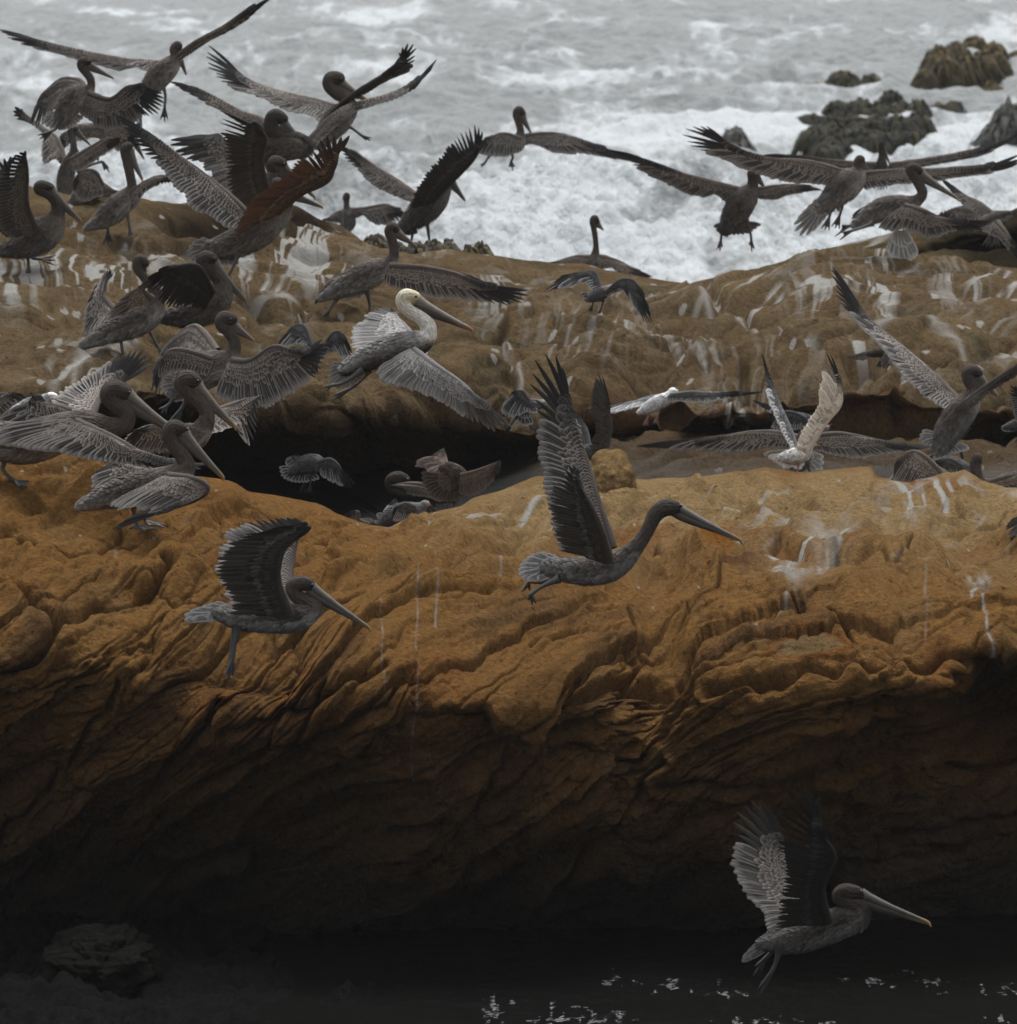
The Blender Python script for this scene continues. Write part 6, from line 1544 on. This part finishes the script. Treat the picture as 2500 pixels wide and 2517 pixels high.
make('gull', 'dark slate gull landing in the black hollow, fanned tail edged with white dots', 48.2, F_, 'slate',
    [(330, 1430, 22), (390, 1405, 52), (460, 1392, 62), (510, 1395, 36), (535, 1405, 28)], 3, bill=dict(bx=545, by=1408, tx=580, ty=1415, r=11), group=GG,
    wings=[dict(lead=[(420, 1385, .08), (350, 1350, .12), (300, 1370, .14)], trail=[(390, 1430, .06), (330, 1440, .1), (285, 1430, .12), (280, 1370, .14), (345, 1318, .14)], side='top', n=16, fing=4),
           dict(lead=[(485, 1385, -.05), (550, 1365, -.1), (600, 1395, -.12), (630, 1440, -.14)], trail=[(500, 1470, -.04), (540, 1490, -.08), (590, 1515, -.1), (640, 1540, -.12), (690, 1548, -.14), (715, 1518, -.14)], side='top', n=20, fing=6)],
    tail=dict(base=(390, 1420), tips=[(232, 1418), (245, 1470), (290, 1500), (350, 1512), (420, 1508), (480, 1490)], n=13, wid=.035),
    legs=[[(430, 1450), (430, 1500), (428, 1520)], [(400, 1450, .03), (395, 1500, .03), (390, 1520, .03)]])
make('gull', 'brown young gull taking off from the hollow, dark tail fanned wide', 47.2, Q_, 'brown',
    [(1170, 490, 40), (1190, 440, 72), (1150, 390, 78), (1090, 350, 58), (1045, 340, 42), (1025, 355, 36)], 4, bill=dict(bx=1015, by=360, tx=975, ty=385, r=14), group=GG,
    wings=[dict(lead=[(1080, 360, .06), (1060, 260, .12), (1050, 190, .14)], trail=[(1030, 390, .05), (940, 395, .08), (880, 385, .1), (865, 330, .12), (785, 345, .13), (790, 295, .14), (880, 270, .14), (990, 190, .14)], side='top', n=20, fing=5, shade=2.0),
           dict(lead=[(1210, 420, -.08), (1350, 380, -.14), (1470, 330, -.18), (1550, 290, -.2)], trail=[(1210, 600, -.06), (1290, 610, -.1), (1380, 590, -.14), (1450, 530, -.16), (1520, 450, -.18), (1580, 370, -.2), (1590, 300, -.2)], side='top', n=26, fing=7, shade=1.6)],
    tail=dict(base=(1160, 470), tips=[(832, 395), (840, 480), (890, 570), (970, 645), (1070, 668), (1170, 655), (1220, 600)], n=14, wid=.045),
    legs=[[(1120, 560), (1090, 660), (1070, 740)], [(1170, 560, .04), (1150, 660, .04), (1140, 740, .04)]])
make('gull', 'grey gull settling behind the dip of the ledge, white vent showing', 45.7, Q_, 'slate',
    [(480, 850, 36), (570, 800, 78), (680, 770, 98), (780, 745, 84), (840, 710, 48), (865, 688, 40), (880, 685, 34)], 4, bill=dict(bx=890, by=690, tx=935, ty=705, r=14), group=GG,
    wings=[dict(lead=[(660, 790, .1), (610, 700, .14), (598, 650, .15)], trail=[(600, 810, .08), (520, 800, .1), (480, 790, .12), (500, 720, .14), (560, 660, .15)], side='top', n=16, fing=3),
           dict(lead=[(780, 720, -.1), (680, 680, -.13), (600, 720, -.15)], trail=[(760, 830, -.1), (670, 850, -.12), (580, 850, -.14), (560, 780, -.15)], side='top', n=18, fing=3)],
    tail=dict(base=(580, 820), tips=[(412, 790), (430, 830), (470, 870), (540, 890)], n=8, wid=.04),
    legs=[[(680, 840), (680, 900), (685, 920)], [(720, 840, .04), (720, 900, .04), (725, 920, .04)]])
make('gull', 'dark gull with blunt drooped wings behind the cape-winged pelican', 48.4, F_, 'slate',
    [(400, 725, 14), (440, 705, 34), (480, 692, 38), (515, 680, 24), (535, 672, 19)], 3, bill=dict(bx=542, by=674, tx=572, ty=680, r=9), group=GG,
    wings=[dict(lead=[(450, 690, .05), (400, 545, .1), (350, 520, .12), (310, 560, .14)], trail=[(440, 710, .04), (400, 660, .06), (340, 640, .1), (290, 655, .12), (215, 668, .14), (260, 590, .14)], side='top', n=20, fing=5),
           dict(lead=[(500, 685, -.05), (560, 585, -.1), (610, 562, -.12), (650, 620, -.14)], trail=[(510, 720, -.04), (550, 695, -.06), (600, 690, -.08), (625, 700, -.1), (635, 742, -.12), (692, 712, -.14), (668, 640, -.14)], side='top', n=20, fing=5)],
    tail=dict(base=(440, 710), tips=[(390, 745), (430, 760), (490, 750)], n=8, wid=.03),
    legs=[[(450, 725), (448, 760), (446, 775)], [(470, 725, .03), (468, 760, .03), (466, 775, .03)]])
make('gull', 'small white-headed gull half hidden behind the back of the running pelican at far left', Y5 + .8, E_, 'white',
    [(130, 985, 18), (190, 965, 38), (250, 945, 44), (290, 925, 30), (320, 908, 26), (340, 908, 22)], 4, bill=dict(bx=345, by=912, tx=375, ty=920, r=10), group=GG,
    wings=[dict(lead=[(270, 935, -.04), (250, 905, -.06), (220, 910, -.06)], trail=[(250, 990, -.04), (210, 990, -.05), (170, 980, -.06), (200, 930, -.06)], side='top', n=12, fing=3, shade=.5)],
    legs=[[(230, 980), (230, 1030), (235, 1050)], [(255, 980, .03), (255, 1030, .03), (260, 1050, .03)]])


# ------------------------------------------------------------------ kelp-covered rocks in the surf
def kelp_material():
    m, t, b, N = nt('wet_kelp')
    c1 = N('ShaderNodeAttribute', attribute_name='Col')
    tc = N('ShaderNodeTexCoord')
    n = N('ShaderNodeTexNoise', Scale=8.0, Detail=6.0, Roughness=0.7); t.links.new(tc.outputs['Object'], n.inputs[0])
    f = math_n(t, 'MULTIPLY_ADD', n.outputs[0], 1.6); f.node.inputs[2].default_value = 0.25
    cc = N('ShaderNodeCombineColor')
    for i in range(3): t.links.new(f, cc.inputs[i])
    t.links.new(mixc(t, 1.0, c1.outputs['Color'], cc.outputs[0], 'MULTIPLY'), b.inputs['Base Color'])
    b.inputs['Roughness'].default_value = 0.75; b.inputs['Specular IOR Level'].default_value = .25
    bp = N('ShaderNodeBump', Strength=0.8, Distance=0.05)
    t.links.new(n.outputs[0], bp.inputs['Height']); t.links.new(bp.outputs[0], b.inputs['Normal'])
    return m


KELP = kelp_material()
GK = 'kelp-covered rocks standing in the surf'


def kelp_rock(label, crop, lobes, Y=None, frond=1.0, col=(.030, .022, .006), tipc=(.11, .075, .012), seed=1):
    """lobes: (centre x, waterline y, half width, height) in crop pixels"""
    ox, oy, s = crop
    rg = random.Random(seed)
    xs = [l[0] for l in lobes]; ybase = max(l[1] for l in lobes)

    def yat(py):
        dep = PITCH + math.atan((py - CY) / FPX)
        return (CAMZ - SEA) / math.tan(dep)
    root = bpy.data.objects.new('seaweed_rock', None); COL.objects.link(root)
    root.location = Vector(PT(ox + s * sum(xs) / len(xs), oy + s * ybase, Y or yat(oy + s * ybase)))
    tag(root, label, 'rock', GK)
    for q, (cx, by, hw, h) in enumerate(lobes):
        Yl = (Y + .05 * q) if Y else yat(oy + s * by)
        mp = Yl / FPX * s
        c = PT(ox + s * cx, oy + s * by, Yl) + np.array([0, hw * mp * .5, -.08])
        rx, ry, rz = hw * mp * .95, hw * mp * .9, h * mp * 1.05 + .03
        th = np.linspace(0, math.pi * .62, 46); ph = np.linspace(0, 2 * math.pi, 90)
        PH, TH = np.meshgrid(ph, th)
        d = np.stack([np.sin(TH) * np.cos(PH), np.sin(TH) * np.sin(PH), np.cos(TH)], -1)
        sd = seed * 31 + q
        nz = .6 * (fbm(d[..., 0] * 3 + sd, d[..., 2] * 3, sd, 4) + fbm(d[..., 1] * 3 + sd, d[..., 2] * 3, sd + 3, 4) + fbm(d[..., 0] * 3 + sd, d[..., 1] * 3, sd + 6, 4))
        r = (1 + .20 * nz)
        P = c + d * r[..., None] * np.array([rx, ry, rz])
        cc = np.array(col) * (1 + .5 * np.clip(nz, -1, 1))[..., None] + (sstep(.1, .7, nz) * sstep(1.0, .3, TH))[..., None] * np.array(tipc) * .5
        rk = MB(); rk.add(P, cc, (0, 0, 0), (0, 0, 0)); ro = rk.build('mound', KELP, root); kp = MB()
        # hanging fronds all over the lobe
        nfr = int(240 * frond * (rx + rz) / .9) + 60
        for i in range(min(nfr, 500)):
            a = rg.uniform(0, 2 * math.pi); tt = math.acos(1 - rg.random() * 1.15) * .95
            dd = np.array([math.sin(tt) * math.cos(a), math.sin(tt) * math.sin(a), math.cos(tt)])
            p0 = c + dd * np.array([rx, ry, rz]) * rg.uniform(.9, 1.12)
            fq = 1.0 if Y else 1.7
            L = rg.uniform(.10, .26) * min(1, rz / .4 + .3) * fq; w = rg.uniform(.012, .03) * fq
            out = unit(np.array([dd[0], dd[1], .55 * rg.random()]))
            k = 5; v = np.linspace(0, 1, k)
            Cn = p0 + out * (L * .55 * v)[:, None] + np.array([0, 0, -1.0]) * (L * .9 * v ** 1.8)[:, None]
            sdv = unit(np.cross(out, np.array([0, 0, 1.0])))
            wv = w * np.interp(v, [0, .4, 1], [.8, 1, .25])
            Pm = np.stack([Cn - sdv * wv[:, None], Cn + out * .006, Cn + sdv * wv[:, None]], 1)
            cm = np.array(col) * rg.uniform(.5, 1.8) + np.array(tipc) * (rg.random() ** 3) * math.cos(tt) ** 2
            kp.add(Pm, cm, (0, 0, 0), (0, 0, 0))
        kp.build('seaweed', KELP, root).parent = ro


kelp_rock('largest clump of olive-brown kelp-covered rock at the top right, highest above the waves', D_, [(1440, 380, 70, 95), (1540, 360, 80, 95), (1650, 335, 80, 105), (1770, 370, 70, 105), (1480, 455, 90, 115), (1590, 450, 90, 115), (1700, 440, 90, 125), (1790, 430, 50, 105), (1360, 465, 50, 50), (1400, 445, 50, 60)], seed=1)
kelp_rock('mustard-topped kelp rock cut off by the right edge, right of the largest clump', D_, [(1905, 385, 62, 75)], seed=2, tipc=(.16, .12, .03))
kelp_rock('low flat kelp rock trailing left, between the largest clump and the broad dark reef', D_, [(740, 530, 120, 35), (880, 525, 100, 95), (1040, 545, 70, 95)], seed=3, col=(.020, .017, .008))
kelp_rock('broad dark reef of many kelp mounds with foam around it', D_,
          [(1160, 645, 60, 100), (700, 715, 110, 38), (860, 700, 90, 95), (980, 700, 90, 100), (1090, 700, 90, 90), (1220, 700, 90, 90), (1320, 700, 60, 105),
           (830, 790, 90, 90), (950, 790, 90, 100), (1070, 790, 100, 100), (1200, 790, 100, 100), (1320, 780, 80, 110), (720, 860, 90, 110), (830, 870, 90, 100),
           (950, 870, 90, 110), (1060, 880, 90, 100), (1180, 870, 80, 90), (1290, 880, 70, 110), (780, 925, 90, 80), (880, 920, 60, 70)], seed=4, col=(.010, .0095, .005), tipc=(.06, .055, .02))
kelp_rock('pair of small kelp knobs just right of the broad dark reef', D_, [(1440, 682, 46, 68), (1525, 658, 55, 55)], seed=5, col=(.018, .016, .008))
kelp_rock('two small kelp knobs under the largest clump, near the right edge', D_, [(1640, 575, 50, 48), (1755, 575, 72, 78)], seed=6)
kelp_rock('tiny kelp knob at the right edge below the mustard-topped rock', D_, [(1905, 608, 42, 60)], seed=7)
kelp_rock('dark wave-washed rock at the right edge, water pouring off its left side', D_, [(1780, 850, 110, 110), (1880, 850, 150, 215)], seed=8, frond=.3, col=(.05, .05, .046), tipc=(.04, .04, .03))
kelp_rock('half-drowned dark rock in the breaking wave, left of the broad dark reef', C_, [(1600, 400, 70, 70), (1680, 410, 90, 125)], seed=9, frond=.3, col=(.06, .06, .055), tipc=(.04, .04, .03))
kelp_rock('dark rock with drooping weed fringe, below the pelican with raised pointed wing', B_, [(1500, 1560, 90, 140), (1600, 1560, 90, 150), (1690, 1560, 60, 150), (1390, 1560, 90, 140), (1260, 1480, 80, 110)], Y=59.2, frond=1.6, seed=10, col=(.026, .024, .016))
kelp_rock('round weed-capped boulder on the skyline just right of centre-left, standing alone', B_, [(1810, 1560, 52, 125), (1875, 1560, 62, 140)], Y=59.2, frond=1.6, seed=11, col=(.024, .022, .014), tipc=(.10, .08, .015))
kelp_rock('low dark weed ledge barely above the centre skyline left of the thin-necked pelican', C_, [(500, 1110, 60, 50), (570, 1110, 60, 55)], Y=60.5, frond=.8, seed=12)

# ------------------------------------------------------------------ sea haze
hm = bpy.data.materials.new('sea_haze'); hm.use_nodes = True
t = hm.node_tree; t.nodes.clear()
out = t.nodes.new('ShaderNodeOutputMaterial'); pv = t.nodes.new('ShaderNodeVolumePrincipled')
pv.inputs['Color'].default_value = (.93, .95, .97, 1)
pv.inputs['Density'].default_value = .0002
t.links.new(pv.outputs[0], out.inputs['Volume'])
me = bpy.data.meshes.new('haze')
x, y0, y1, z0, z1 = 900, -30, 4200, -3.5, 9.0
me.from_pydata([(-x, y0, z0), (x, y0, z0), (x, y1, z0), (-x, y1, z0), (-x, y0, z1), (x, y0, z1), (x, y1, z1), (-x, y1, z1)], [],
               [(0, 3, 2, 1), (4, 5, 6, 7), (0, 1, 5, 4), (1, 2, 6, 5), (2, 3, 7, 6), (3, 0, 4, 7)])
me.materials.append(hm)
hz = bpy.data.objects.new('haze', me); COL.objects.link(hz); tag(hz, kind='stuff')
